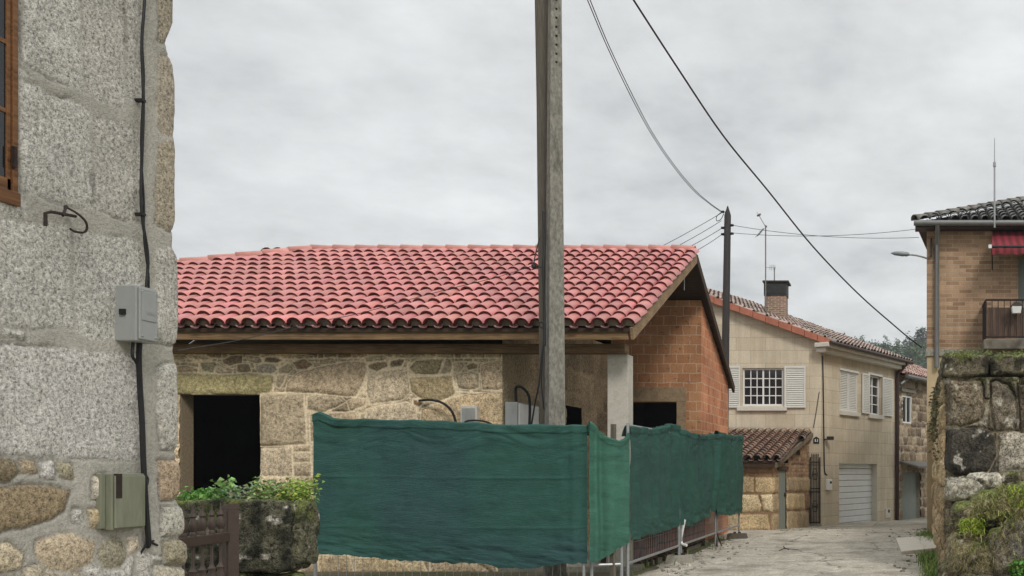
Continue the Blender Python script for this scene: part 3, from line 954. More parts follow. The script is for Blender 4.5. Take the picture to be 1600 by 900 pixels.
# ================================================================ low mossy garden wall, gate, weeds
gw = thing('garden_wall', (-6.0, 9.2, 0), 'low dark mossy boulder wall with weeds growing along its top', 'wall')
dk = lin(92, 88, 76); ms = lin(104, 112, 62)
top = CH - 47 / F * 9.0
parts = [rock((-6.74, 9.18, top - .34), (2.12, .36, .70), 3, lin(90, 88, 72), ms, -.02, 90, 14, .03, lin(44, 44, 36), 5.0, 1.2),
         rock((-5.67, 9.20, top - .31), (.15, .30, .62), 8, lin(104, 102, 82), ms, .12, 44, 5, .12, lin(58, 58, 44), 2.6, 1.2)]
V, Fq, C = merge(parts); arrays('wall', V, Fq, M_moss, gw, C)
parts = [rock((-6.72 + i * .42, 9.18 + (i % 2) * .03, top - .82 - .05 * (i % 3)), (.5, .34, .44), 20 + i, lin(140, 134, 118) if i % 2 else dk, ms, .1, 22, 4, .2, lin(72, 70, 58), 2.0, 1.0) for i in range(-2, 3)]
parts += [rock((-7.0 + .5 * i, 9.2, .18), (.62, .36, .46), 40 + i, dk, ms, .1, 16, 4, .2, lin(70, 66, 54), 2) for i in range(-1, 3)]
V, Fq, C = merge(parts); arrays('footing', V, Fq, M_moss, gw, C)

gt = thing('baluster_gate', (-6.0, 8.2, 0), 'dark brown wooden gate with turned balusters before the mossy wall', 'gate')
ga, gb = Vector((-5.90, 7.55, 0)), Vector((-6.085, 8.74, 0)); gd = (gb - ga).normalized()
MB().bar(ga + Vector((0, 0, .845)), gb + Vector((0, 0, .845)), .05, .085).build('middle_rail', M_gate, gt, bevel=.006)
MB().bar(ga + Vector((0, 0, .14)), gb + Vector((0, 0, .14)), .05, .085).build('bottom_rail', M_gate, gt, bevel=.006)
pm = MB(); pc = gb + gd * .05
cs = Matrix.Translation(pc) @ Matrix.Rotation(math.radians(-28), 4, 'Z')
pm.M = cs; pm.box(-.055, .055, -.045, .045, 0, 1.09)
pm.hexa([(-.055, -.045, 1.09), (.055, -.045, 1.09), (.055, .045, 1.09), (-.055, .045, 1.09), (-.055, -.045, 1.125), (.055, -.045, 1.15), (.055, .045, 1.15), (-.055, .045, 1.125)])
pm.box(.02, .032, -.052, -.045, 0, 1.09)
pm.build('post', M_gate, gt, bevel=.005)
low = [(.012, .18), (.012, .2), (.026, .24), (.03, .30), (.038, .38), (.042, .46), (.036, .53), (.026, .56), (.034, .585), (.022, .60), (.013, .63), (.011, .80)]
upp = [(.024, .885), (.026, .91), (.018, .925), (.03, .95), (.034, .985), (.024, 1.02), (.016, 1.04), (.026, 1.055), (.02, 1.075), (.009, 1.10), (.004, 1.16)]
kb = 0
for i in range(8):
    p = ga.lerp(gb, (i + .5) / 8.3)
    for nm, pr in (('lower_baluster', low), ('upper_baluster', upp)):
        MB().lathe(p, pr, 10).build(nm, M_gate, gt, smooth=True)

rg = np.random.default_rng(21)
def weed(name, px0, px1, py, Y, n, size, col, label, height, cat='plant', group=None, spread=None):
    """leafy weed: a few stems with leaves along them"""
    V, Fq, C = [], [], []; o = 0
    zb = top - .03
    cen = []; mbs = []
    xs = [X_(rg.uniform(px0, px1), Y) for _ in range(n)]
    ptsA = []
    for x in xs:
        b0 = np.array([x, Y + rg.uniform(-.12, .12), zb]); hgt = height * rg.uniform(.45, 1.0)
        tip = b0 + np.array([rg.normal(0, .05), rg.normal(0, .05), hgt])
        for k in range(9):
            ptsA.append(b0 + (tip - b0) * (k + 1) / 9)
        sd_ = np.array([.003, 0, 0])
        V += [b0 - sd_, b0 + sd_, tip + sd_ * .3, tip - sd_ * .3]; Fq.append((o, o + 1, o + 2, o + 3)); o += 4
        C += [np.append(np.array(col) * .8, .2)] * 4
    a = leaf_cluster(ptsA, size, 3, (.022, .022, .014), rg, col=col)
    V, Fq, C = merge([(np.array(V), Fq, np.array(C)), a])
    arrays(name, V, Fq, M_leaf, None, C, smooth=False, label=label, cat=cat, group=group)
weed('fern_weed', 284, 345, 780, 9.25, 26, .050, lin(112, 160, 78), 'bright green feathery weed on the mossy wall beside the granite house', .15)
weed('broadleaf_weed', 340, 366, 780, 9.2, 6, .070, lin(134, 170, 104), 'tall broad-leaved weed on the mossy wall before the dark doorway', .27)
weed('grey_leaf_weed', 368, 400, 780, 9.2, 9, .046, lin(146, 158, 130), 'thin grey-green weed on the mossy wall before the doorway jamb', .21)
weed('pale_green_weed', 402, 446, 780, 9.25, 18, .055, lin(152, 174, 112), 'pale green leafy weed on the mossy wall under the tan jamb stone', .25)
weed('yellow_green_weed', 446, 488, 780, 9.25, 20, .050, lin(144, 164, 74), 'yellow-green weed at the wall end beside the green net', .26)
# ================================================================ stone house being rebuilt
YF = 13.9
mh = thing('stone_house', (-8, 14, 0), 'tan stone house under reconstruction with new pink-red tiled roof and brick gable', 'house')
def FW(p): return (X_(p[0], YF), Z_(p[1], YF))
T1, T2, T3 = lin(204, 186, 158), lin(192, 171, 142), lin(182, 165, 138)
st = []
def FP(pts, col=T1, bul=.03, gr=1.0): st.append(([FW(p) for p in pts], col, bul, gr))
FP([(262, 585), (300, 583), (345, 586), (400, 584), (427, 588), (426, 612), (400, 617), (262, 616)], lin(172, 160, 118), .03)
FP([(408, 618), (440, 617), (474, 617), (478, 660), (479, 694), (440, 696), (407, 696)], T3, .035)
FP([(407, 699), (456, 698), (457, 744), (407, 744)], T1, .03)
FP([(447, 612), (450, 598), (465, 582), (500, 574), (538, 566), (570, 565), (574, 578), (566, 602), (556, 620), (500, 614)], T2, .035)
FP([(348, 563), (360, 557), (378, 556), (378, 567), (360, 571), (350, 568)], lin(140, 120, 98))
FP([(385, 556), (405, 558), (410, 565), (400, 567), (388, 563)], T3)
FP([(415, 559), (430, 558), (442, 563), (432, 567), (414, 566)], lin(132, 112, 90))
FP([(400, 573), (412, 568), (428, 570), (434, 578), (422, 585), (408, 585)], lin(178, 166, 148))
FP([(372, 570), (390, 570), (392, 580), (380, 583), (371, 580)], lin(150, 134, 110))
FP([(435, 576), (450, 568), (457, 576), (450, 583), (436, 583)], T3)
FP([(457, 566), (475, 561), (488, 570), (480, 576), (464, 576)], lin(150, 126, 100))
FP([(500, 562), (520, 560), (524, 567), (510, 569), (500, 568)], T3)
FP([(314, 567), (335, 566), (338, 570), (333, 583), (316, 578)], lin(160, 150, 122))
FP([(340, 568), (348, 573), (364, 578), (362, 584), (336, 585)], T1)
FP([(272, 574), (290, 572), (310, 577), (308, 582), (290, 583), (274, 580)], T2)
FP([(272, 556), (288, 555), (292, 559), (280, 562), (272, 562)], T3)
FP([(295, 555), (318, 557), (330, 561), (310, 562), (297, 560)], T2)
FP([(435, 555), (470, 555), (490, 557), (480, 560), (450, 560)], T2, .02)
FP([(433, 588), (445, 585), (444, 596), (437, 606), (432, 602)], T3)
FP([(482, 620), (500, 616), (530, 619), (540, 628), (525, 636), (505, 645), (481, 640)], T3)
FP([(543, 628), (555, 623), (572, 625), (570, 634), (548, 642)], T2)
FP([(575, 571), (590, 566), (605, 566), (607, 572), (590, 580), (578, 576)], lin(148, 130, 104))
FP([(611, 565), (625, 561), (632, 563), (628, 572), (611, 574)], lin(140, 124, 100))
FP([(572, 560), (580, 557), (600, 556), (605, 560), (590, 564), (573, 565)], T3)
FP([(640, 575), (650, 564), (692, 561), (684, 584), (650, 585)], lin(166, 152, 120))
FP([(697, 561), (703, 562), (707, 575), (704, 583), (688, 584)], T3)
FP([(709, 567), (722, 566), (725, 572), (718, 580), (709, 581)], T2)
FP([(729, 571), (738, 567), (746, 570), (744, 575), (732, 577)], lin(146, 128, 100))
FP([(713, 586), (736, 581), (747, 584), (747, 606), (735, 608), (716, 607)], T3)
FP([(752, 571), (765, 567), (786, 563), (786, 608), (754, 609), (752, 590)], T2, .025)
FP([(640, 591), (706, 587), (711, 615), (702, 621), (685, 627), (660, 624), (643, 612)], lin(172, 154, 120))
FP([(576, 585), (610, 579), (637, 577), (638, 592), (639, 612), (630, 624), (580, 631), (573, 612)], T1)
FP([(660, 640), (682, 633), (707, 622), (735, 616), (786, 613), (786, 690), (655, 690)], lin(196, 174, 140), .035)
FP([(574, 641), (600, 634), (638, 630), (650, 640), (650, 690), (572, 690)], T1)
FP([(646, 624), (662, 629), (656, 636), (647, 632)], lin(156, 128, 100))
FP([(486, 647), (500, 649), (520, 646), (560, 646), (568, 690), (487, 690)], T2)
FP([(459, 697), (485, 696), (486, 705), (460, 706)], T2); FP([(459, 709), (485, 708), (485, 722), (458, 722)], T1); FP([(459, 725), (486, 725), (487, 744), (459, 744)], T3)
FP([(480, 646), (484, 646), (484, 690), (480, 690)], T1)
FP([(500, 869), (545, 868), (552, 896), (500, 896)], lin(196, 174, 140)); FP([(556, 872), (606, 874), (660, 880), (668, 898), (558, 897)], lin(204, 182, 146)); FP([(612, 866), (640, 872), (650, 876), (612, 872)], T1)
FP([(672, 878), (740, 880), (770, 898), (674, 898)], T2)
ts = lambda r: [T1, T2, T3, lin(150, 132, 106), lin(200, 180, 148)][r.randrange(5)]
st += rows(X_(255, YF), -5.6, Z_(586, YF), 3.17, (.05, .10), (.08, .26), ts, .02, 1.0, .3, 6)
st += rows(-13.2, -5.6, -.05, Z_(586, YF), (.16, .34), (.22, .62), ts, .03, 1.0, .18, 7)
uu = np.concatenate([np.linspace(-13.2, -10.75, 40)[:-1], np.linspace(-10.75, -5.7, 380)]); zv = np.linspace(-.05, 3.17, 240)
DO = (X_(281, YF), X_(407, YF), -.1, Z_(616, YF))
U2, Z2 = np.meshgrid(uu, zv)
disp, colr, gr, _ = stone_field(U2, Z2, st, lin(242, 222, 188), gap=.026, warp=.012, wscale=9, rnd=.06, mgrain=.4, seed=31, rough_amp=.012, mdisp=.012, cvar=.10, crack=1.0)
disp *= sstep(-5.7, -5.74, U2)
disp = disp + .012 * fbm(U2 * 2, Z2 * 2, 0, 4)
uc = (U2[:-1, :-1] + U2[1:, 1:]) / 2; zc = (Z2[:-1, :-1] + Z2[1:, 1:]) / 2
keep = ~((uc > DO[0]) & (uc < DO[1]) & (zc < DO[3]))
disp = np.where(U2 > -5.705, 0, disp)
arrays('facade', np.stack([U2, YF - disp, Z2], -1), grid_faces(len(uu), len(zv), keep), M_stone, mh, np.concatenate([colr.reshape(-1, 3), gr.reshape(-1, 1)], 1))
# doorway: jambs and dark room
jm = MB()
jm.box(DO[0] - .30, DO[0] - .0, YF + .03, YF + .27, 0, DO[3] + .0)
jm.box(DO[1], DO[1] + .3, YF + .03, YF + .27, 0, DO[3])
jm.box(DO[0] - .3, DO[1] + .3, YF + .035, YF + .27, DO[3] + .001, DO[3] + .3)
jo = jm.build('door_opening', mat_flat('dressed_granite', lin(150, 134, 110), .95, 0, 30, .3, .4, .25), mh)
for bx in ((DO[0] - .02, DO[0] + .03, YF - .005, YF + .03), ):
    pass
# recess side wall (faces the lane)
vv = np.linspace(YF, 19.2, 210); zv2 = np.linspace(-.05, 3.9, 150)
V2, Z3 = np.meshgrid(vv, zv2)
st2 = rows(13.8, 19.3, -.05, 4.0, (.22, .46), (.35, .95), lambda r: [lin(158, 140, 112), lin(140, 124, 100), lin(170, 150, 122)][r.randrange(3)], .03, 1.0, .2, 17)
d2, c2, g2, _ = stone_field(V2, Z3, st2, lin(168, 150, 122), gap=.02, warp=.03, wscale=5, rnd=.07, mgrain=.4, seed=51, rough_amp=.02, mdisp=.012, cvar=.16)
pl = sstep(15.2, 14.7, V2 + .35 * fbm(V2 * 2, Z3 * 2, 0, 3))
c2 = c2 * (1 - pl[..., None] * .8) + np.array(lin(150, 136, 108)) * .8 * pl[..., None]
d2 *= 1 - .7 * pl
d2 = d2 * sstep(YF, YF + .05, V2)
sw0 = (F * 5.7 / (CX - 883), F * 5.7 / (CX - 908), .9, CH + (CY - 636) / F * 17)
uc = (V2[:-1, :-1] + V2[1:, 1:]) / 2; zc = (Z3[:-1, :-1] + Z3[1:, 1:]) / 2
keep = ~((uc > sw0[0]) & (uc < sw0[1]) & (zc > sw0[2]) & (zc < sw0[3])) & (zc < 3.40 + (np.minimum(uc, 18) - 13.35) * .447 - .10)
arrays('recess_wall', np.stack([-5.7 + d2, V2, Z3], -1), grid_faces(len(vv), len(zv2), keep), M_stone, mh, np.concatenate([c2.reshape(-1, 3), g2.reshape(-1, 1)], 1))

# brick back wall of the porch, brick side wall under the gable
def zroof(y): return 3.40 + (y - 13.35) * (5.48 - 3.40) / 4.65 if y < 18 else 5.48 - (y - 18) * (5.48 - 3.40) / 4.65
Mb, d_, n_ = face_frame((-5.7, 19.2), (1, 0))
W0, W1, WB, WT = X_(975, 19.2) + 5.7, X_(1057, 19.2) + 5.7, .95, Z_(628, 19.2)
mb = MB(Mb); wall_holes(mb, 0.002, 1.8, 0, zroof(19.2) - .09, [(W0, W1, WB, WT)], .28)
bw = mb.build('brick_wall', M_brickA, mh, recalc=False)
M_lint = mat_flat('brown_stained_concrete', lin(150, 130, 104), .92, 0, 20, .25, .3, .3, dirt=lin(116, 96, 74), dirt_amt=.7)
mb = MB(Mb); mb.box(.3, W1 + .20, -.02, .012, WT + .004, WT + .30); mb.build('lintel', M_lint, mh, bevel=.004)
mb = MB(Mb); mb.box(W1 + .003, W1 + .19, -.02, .010, WB, WT + .001); mb.build('window_jamb', M_lint, mh, bevel=.004)
mb = MB(); yb = 22.3
mb.ext([(-3.897, 19.204, 0), (-3.897, yb, 0), (-3.897, yb, zroof(yb) - .09), (-3.897, 19.204, zroof(19.2) - .09)], (-.2, 0, 0))
mb.build('brick_side_wall', mat_brick('lit_hollow_brick', lin(206, 142, 106), lin(184, 118, 84), lin(202, 164, 134), 0.26, 0.19, 0.012, stain=.26, jit=.045, chips=.6), mh)  # same brick as the porch wall, coloured brighter as the lit side
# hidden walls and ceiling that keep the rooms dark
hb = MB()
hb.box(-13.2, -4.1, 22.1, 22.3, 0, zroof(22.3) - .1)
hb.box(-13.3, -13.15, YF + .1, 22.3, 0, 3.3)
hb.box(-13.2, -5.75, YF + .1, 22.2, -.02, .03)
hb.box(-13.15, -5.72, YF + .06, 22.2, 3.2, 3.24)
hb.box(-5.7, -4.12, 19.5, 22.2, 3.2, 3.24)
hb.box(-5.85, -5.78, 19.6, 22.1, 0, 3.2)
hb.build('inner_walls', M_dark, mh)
MB().box(-5.69, -3.75, YF - .1, 19.2, -.02, .06).build('porch_floor', M_conc, mh)
# beam, fascia, rafters, pillar
MB().box(-13.2, -3.88, 13.74, 13.97, 3.135, 3.262).build('wall_beam', M_wood, mh, bevel=.008)
MB().box(-14.5, -3.735, 13.40, 13.44, 3.275, 3.435).build('fascia', M_wood, mh, bevel=.004)
for i in range(17):
    x = -4.35 - i * .575
    MB().hexa([(x - .04, 13.445, 3.31), (x + .04, 13.445, 3.31), (x + .04, 14.6, 3.84), (x - .04, 14.6, 3.84), (x - .04, 13.445, 3.42), (x + .04, 13.445, 3.42), (x + .04, 14.6, 3.95), (x - .04, 14.6, 3.95)]).build('rafter', M_wooddark, mh)
MB().box(-4.18, -3.88, 13.90, 14.17, 0, 3.134).build('pillar', M_lightconc, mh, bevel=.008)
# roof decking
def sh(p):
    p = np.array(p, float); p[..., 0] += -(p[..., 1] - 18) * .0157; return p
def shv(x, y, z): return (x - (y - 18) * .0157, y, z)
XR = -3.78
ZE, ZR = 3.40, 5.48
hipx = lambda v: -18 + (v / 5.094) * 7.1
mb = MB()
def slab(poly, t=.05): mb.ext([shv(*p) for p in poly], (0, 0, -t))
slab([(-18, 13.37, ZE + .03), (XR, 13.37, ZE + .03), (XR, 18, ZR + .02), (-10.9, 18, ZR + .02)])
slab([(-18, 22.63, ZE + .03), (XR, 22.63, ZE + .03), (XR, 18.002, ZR + .02), (-10.9, 18.002, ZR + .02)])
mb.add([(-18.05, 13.37, ZE + .02), (-18.05, 22.6, ZE + .02), (-10.95, 18, ZR + .01)], [(0, 1, 2)])
rf = mb.build('roof', M_wooddark, mh)
TC = lin(192, 122, 116); LIP_SHADE = lin(84, 32, 32)  # dark red paints the shadow line under each tile end
sl = (0, 4.65, 2.08)
V, Fq, C = tile_roof((0, 13.33, ZE + .05), (1, 0, 0), sl, -18, XR + .01, 14, .2107, .366, TC, .08, clip=lambda u, v: u > hipx(v) + .05, seg=9, lip=.034, shear=sh, seed=3, pan_shade=.32, lip_shade=LIP_SHADE)
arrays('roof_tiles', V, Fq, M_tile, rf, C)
sd3 = Vector(sl).normalized(); nd3 = Vector((1, 0, 0)).cross(sd3); pl_ = MB()
for q in range(-85, -17):
    c_ = Vector((0, 13.33, ZE + .05)) + Vector((q * .2107, 0, 0)) + sd3 * .045
    pl_.add([shv(*(c_ + Vector((math.cos(a) * .082, 0, 0)) + nd3 * (math.sin(a) * .074 - (.025 if a in (0, math.pi) else 0) + .02))) for a in [math.pi * k_ / 8 for k_ in range(9)]], [tuple(range(9))])
pl_.build('eave_mortar', mat_flat('eave_mortar', lin(134, 118, 104), .95, 0, 40, .3, .3), rf)
V, Fq, C = tile_roof((0, 22.67, ZE + .05), (-1, 0, 0), (0, -4.65, 2.08), 3.80, 12, 14, .2107, .366, tuple(q * .7 for q in TC), .1, seg=5, lip=.026, shear=sh, seed=4, pan_shade=.5, lip_shade=LIP_SHADE)
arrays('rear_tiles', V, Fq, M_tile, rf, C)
V, Fq, C = merge([ridge_tiles((-10.95, 18, ZR + .10), shv(XR - .0, 18, ZR + .10), lin(190, 128, 116), .095, .40, .06, seed=4), ridge_tiles((-18, 13.4, ZE + .07), (-10.9, 18, ZR + .11), lin(190, 130, 118), .095, .40, .07, seed=5)])
arrays('ridge_tiles', V, Fq, M_tile, rf, C)
# barge boards
a1, a2 = Vector(shv(XR + .03, 13.36, ZE - .05)), Vector(shv(XR + .03, 18, ZR - .05))
MB().bar(a1, a2, .045, .17).build('barge_board', mat_wood('pale_timber', lin(168, 142, 110), lin(120, 96, 70)), mh, bevel=.004)
b1 = Vector(shv(XR + .03, 22.62, ZE - .05))
MB().bar(a2 + Vector((0, .01, 0)), b1, .05, .17).build('barge_board', M_wooddark, mh, bevel=.004)
a3, b3 = Vector(shv(XR + .0, 18, ZR + .06)), Vector(shv(XR + .0, 22.66, ZE + .06))
for y in np.linspace(13.9, 17.6, 7):
    z = zroof(y); MB().box(-5.6, -3.84, y - .04, y + .04, z - .10, z - .005).build('purlin', M_wooddark, mh)
for y in (20.0, 21.0, 22.0):
    z = zroof(y); MB().box(-3.88, -3.80, y - .05, y + .05, z - .12, z - .01).build('purlin', M_wooddark, mh)
# dry gap under the tiles on the gable: small hanging straps
for q in ((-3.80, 17.2, 4.68, 4.98), (-4.6, 16.6, 4.1, 4.45)): MB().box(q[0], q[0] + .01, q[1], q[1] + .02, q[2], q[3]).build('hanging_strap', M_galv, mh)

# things fixed to the facade
t = thing('conduit_box', (X_(731, 13.8), 13.86, 2.2), 'small grey-white box on the tan facade just above the net', 'box')
MB().box(X_(719, 13.76), X_(745, 13.76), 13.76, 13.9, Z_(668, 13.8), Z_(634, 13.8)).build('casing', M_lightconc, t, bevel=.01)
MB().box(X_(722, 13.76), X_(742, 13.76), 13.745, 13.758, Z_(664, 13.8), Z_(638, 13.8)).build('lid', M_plastic, t, bevel=.004)
t = thing('utility_cabinet', (-5.5, 15.0, 1.2), 'white utility cabinet on the recessed wall behind the concrete pole', 'cabinet')
yc = F * 5.45 / (CX - 826)
cy0, cy1 = F * 5.5 / (CX - 808), F * 5.5 / (CX - 842)
MB().box(-5.68, -5.5, cy0, cy1, 1.2, Z_(630, 14.2)).build('casing', M_plastic, t, bevel=.01)
MB().box(-5.498, -5.485, cy0 + .04, cy1 - .04, 1.25, Z_(632, 14.2)).build('door', M_white, t, bevel=.006)
def Pw(px, py, Y): return P(px, py, Y)
MB().tube(curve([P(655, 626, 13.85), P(672, 625, 13.78), P(690, 629, 13.74), P(704, 640, 13.74), P(711, 655, 13.76), P(713, 672, 13.8)], 6), .018, 7).build('loose_cable', M_black, smooth=True, label='thick black cable end curling out of the facade beside the small box', cat='cable')
MB().tube(curve([P(722, 664, 13.73), P(730, 658, 13.70), P(745, 657, 13.70), P(762, 660, 13.72), P(775, 668, 13.76)], 6), .014, 7).build('short_cable', M_black, smooth=True, label='black cable lying low across the net top beneath the small box', cat='cable')
MB().tube(curve([P(808, 690, 14.1), P(808, 650, 14.1), P(806, 610, 14.05), P(810, 604, 14.0), P(818, 607, 14.0), P(826, 618, 14.05), P(828, 640, 14.1), P(826, 690, 14.1)], 6), .020, 7).build('looped_cable', M_black, smooth=True, label='black cable loop arching over the white cabinet', cat='cable')

# ================================================================ fence, nets
def fence_panel(loc, length, rz, label, group='temporary wire fence panels round the building site', h0=.27, h1=2.02):
    t = thing('wire_fence', loc, label, 'fence panel', group)
    f = MB()
    for x in (0.02, length - .02): f.tube([(x, 0, .03), (x, 0, h1 + .03)], .021, 8)
    f.tube([(0.02, 0, h0), (length - .02, 0, h0)], .019, 8); f.tube([(0.02, 0, h1), (length - .02, 0, h1)], .019, 8)
    f.build('frame', M_galv, t, smooth=True, local=True)
    w_ = MB()
    n = int(length / .1)
    for i in range(1, n):
        x = i * length / n; w_.tube([(x, .0, h0), (x, .0, h1)], .0028, 4)
    for k in range(1, 7):
        z = h0 + (h1 - h0) * k / 7; w_.tube([(0.02, .006, z), (length - .02, .006, z)], .0028, 4)
    w_.build('wire_mesh', M_galv, t, local=True)
    t.rotation_euler = (0, 0, rz)
    return t
XF = -3.42
def at_heading(a, b): return math.atan2(b[1] - a[1], b[0] - a[0])
cA, cB = (-7.25, 11.95), (-3.86, 11.93)
fence_panel((*cA, 0), 3.39, at_heading(cA, cB), 'wire fence panel behind the large dark green net facing the viewer', h0=.08, h1=1.93)
cC = (-3.44, 12.1)
fence_panel((cB[0] + .05, cB[1] + .02, 0), .40, at_heading(cB, cC), 'narrow wire fence panel at the corner behind the side-lit green strip', h1=1.74)
wing = [((-3.40, 12.15), (-3.40, 15.05), 'wire fence panel along the lane nearest the corner'),
        ((-3.40, 15.15), (-3.40, 18.10), 'middle wire fence panel along the lane, between its two block feet'),
        ((-3.40, 18.2), (-3.38, 20.7), 'last wire fence panel along the lane, before the small tiled shed')]
for a, b, lb in wing:
    fence_panel((*a, 0), math.dist(a, b), at_heading(a, b), lb)
def foot(x, y, lb, dark=False, rz=0):
    t = thing('concrete_block', (x, y, float(g0(x, y)) - .01), lb, 'fence foot', 'concrete block feet of the fence')
    m = MB()
    m.hexa([(-.22, -.13, 0), (.22, -.13, 0), (.22, .13, 0), (-.22, .13, 0), (-.19, -.10, .13), (.19, -.10, .13), (.19, .10, .13), (-.19, .10, .13)])
    m.build('block', M_conc if not dark else mat_flat('dark_concrete', lin(86, 80, 72), .9, 0, 20, .2, .3), t, bevel=.012, local=True)
    for sx in (-.05, .05): MB().tube([(sx, 0, .12), (sx, 0, .16)], .03, 8).build('socket', M_iron, t, smooth=True, local=True)
    t.rotation_euler = (0, 0, rz)
foot(-3.40, 15.1, 'pale concrete block foot under the joint of the nearer lane panels', rz=.1)
foot(-3.36, 20.3, 'dark concrete block foot at the end of the fence by the shed', True, .05)
mb = MB(); yy = 18.15
mb.tube([(-3.40, yy, .0), (-3.40, yy, 2.0)], .02, 8); mb.tube([(-3.36, yy - .12, .0), (-3.40, yy, .35)], .014, 6); mb.tube([(-3.30, yy + .05, .0), (-3.40, yy, .3)], .014, 6)
mb.build('rusty_post', M_iron, smooth=True, label='thin rusty post with splayed feet between the lane fence panels', cat='post')
mb = MB(); mb.tube(curve([P(1070, 812, 15.25), P(1066, 830, 15.25), P(1064, 843, 15.2), P(1066, 850, 15.15), P(1073, 852, 15.1)], 5), .022, 8)
mb.build('bent_pipe', M_white, smooth=True, label='bent white plastic pipe end hanging beneath the net by the pale block foot', cat='pipe')
mb = MB()
mb.hexa([(-3.60, 12.06, 0), (-3.54, 12.03, 0), (-3.52, 12.06, 0), (-3.58, 12.09, 0), (-3.58, 12.04, 2.03), (-3.53, 12.02, 2.03), (-3.51, 12.05, 2.03), (-3.56, 12.07, 2.03)])
mb.build('wooden_stake', M_polewood, label='grey weathered stake standing in the gap between the corner nets', cat='stake')

def net(name, a, b, ztop, zbot, mat, label, seed, nu=150, nv=110, amp=1.0, vf=None, folds=(), holes=(), out=None, group='green shade nets hung on the fence', rag=.02, topdip=(), sagb=None, batt=()):
    """a, b: ground points of its ends; ztop, zbot: functions of t; out: side towards the viewer"""
    a, b = np.array(a, float), np.array(b, float)
    d = b - a; ln = np.hypot(*d); dn = d / ln; nr = np.array([dn[1], -dn[0]])
    t = np.linspace(0, 1, nu); s = np.linspace(0, 1, nv)
    Tm, S = np.meshgrid(t, s)
    zt = np.array([ztop(x) for x in t]) + .010 * fbm(t * ln * 9, t * 0, 0, seed + 3, 3) + .02 * fbm(t * ln * 2.2, t * 0, 0, seed + 4, 2)
    zb = np.array([zbot(x) for x in t]) + rag * fbm(t * ln * 14, t * 0, 0, seed + 5, 3) + .03 * fbm(t * ln * 2.4, t * 0, 0, seed + 6, 3)
    Zm = zt[None] * (1 - S) + zb[None] * S
    U = Tm * ln
    w1 = .030 * fbm(U * .9, Zm * 1.4, 0, seed, 3)                              # slack bellies
    w2 = .010 * fbm(U * 1.6 + .8 * fbm(U, Zm, 0, seed + 9), Zm * 6 + 1.5 * fbm(U * .7, Zm * .7, 0, seed + 19), 0, seed + 1, 3) + .016 * (np.abs(fbm(U * 1.4 + Zm * .9, Zm * 2.4 - U * .5, 0, seed + 23, 3)) ** .7) # horizontal wrinkles
    w3 = .003 * fbm(U * 6, Zm * 20, 0, seed + 2, 3)
    dsp = (w1 + w2 + w3) * amp
    for (t0, wd, am, sl) in folds:                                             # hanging folds
        x = (Tm - t0 - sl * S) / wd
        dsp = dsp + am * np.exp(-x * x) * (1 - .3 * S) - am * .6 * np.exp(-((x - 1.5) ** 2))
    for (z0, am) in batt:                                                      # pressed creases across the roll
        x = (Zm - z0 - .03 * fbm(U * .8, U * 0, 0, seed + 21)) / .018
        dsp = dsp + am * (.35 + .65 * sstep(-.2, .4, fbm(U * .7, U * 0, 0, seed + 22))) * np.exp(-x * x)
    dsp = dsp + .012 * np.sin(U * 21 + 3 * fbm(U * 2, U * 0, 0, seed + 8)) * np.exp(-S * 9)     # tie gathers
    dsp = dsp + .012 * sstep(.055, .045, S) + .022 * fbm(U * 3.5 + 2 * Zm, Zm * 13 + U, 0, seed + 31, 3) * sstep(.72, .97, S) + .016 * fbm(U * 1.5, Zm * 11 + .8 * np.sin(U * 5), 0, seed + 33, 3) * sstep(.30, .08, S)
    base = .055
    Xm = a[0] + d[0] * Tm + nr[0] * (dsp + base); Ym = a[1] + d[1] * Tm + nr[1] * (dsp + base)
    V = np.stack([Xm, Ym, Zm], -1)
    keep = np.ones((nv - 1, nu - 1), bool)
    tc_, sc_ = (Tm[:-1, :-1] + Tm[1:, 1:]) / 2, (S[:-1, :-1] + S[1:, 1:]) / 2
    for (h0, h1, rx, ry) in holes:
        keep &= (((tc_ - h0) / rx) ** 2 + ((sc_ - h1) / ry) ** 2 + .6 * fbm(tc_ * 60, sc_ * 60, 0, seed)) > 1
    # hem turned over the top rail
    hem = []
    for k in range(1, 6):
        an = k / 5 * math.pi * .9
        off = base + dsp[0] - .055 * (1 - math.cos(an)) ; zz_ = zt + .02 * math.sin(an) - .12 * max(0, (k - 3) / 2)
        hem.append(np.stack([a[0] + d[0] * t + nr[0] * off, a[1] + d[1] * t + nr[1] * off, zz_], -1))
    Vall = np.concatenate([np.stack(hem[::-1], 0), V], 0)
    kk = np.concatenate([np.ones((5, nu - 1), bool), keep], 0)
    o = arrays(name, Vall, grid_faces(nu, nv + 5, kk), mat, None, None, label=label, cat='shade net', group=group)
    return o
ip = lambda xs, ys: (lambda t: float(np.interp(t, xs, ys)))
YN = 11.89
fx = lambda px: (X_(px, YN) - X_(492, YN)) / (X_(917, YN) - X_(492, YN))
zT = ip([fx(p) for p in (492, 500, 520, 560, 640, 700, 800, 880, 917)], [Z_(p, YN) for p in (650, 647, 655, 655, 658, 661, 667, 668, 667)])
zB = ip([fx(p) for p in (492, 560, 640, 720, 780, 830, 880, 917)], [Z_(p, YN) for p in (866, 868, 876, 879, 888, 887, 879, 880)])
net('shade_net', (X_(490, YN), YN + .06), (X_(918, YN), YN + .04), zT, zB, M_net, 'large dark green shade net stretched across the fence facing the viewer', 61, 360, 200, .8,
    folds=[(.955, .02, .04, 0), (.90, .03, .015, .02)], batt=[(Z_(746, YN), .008), (Z_(824, YN), .006)])
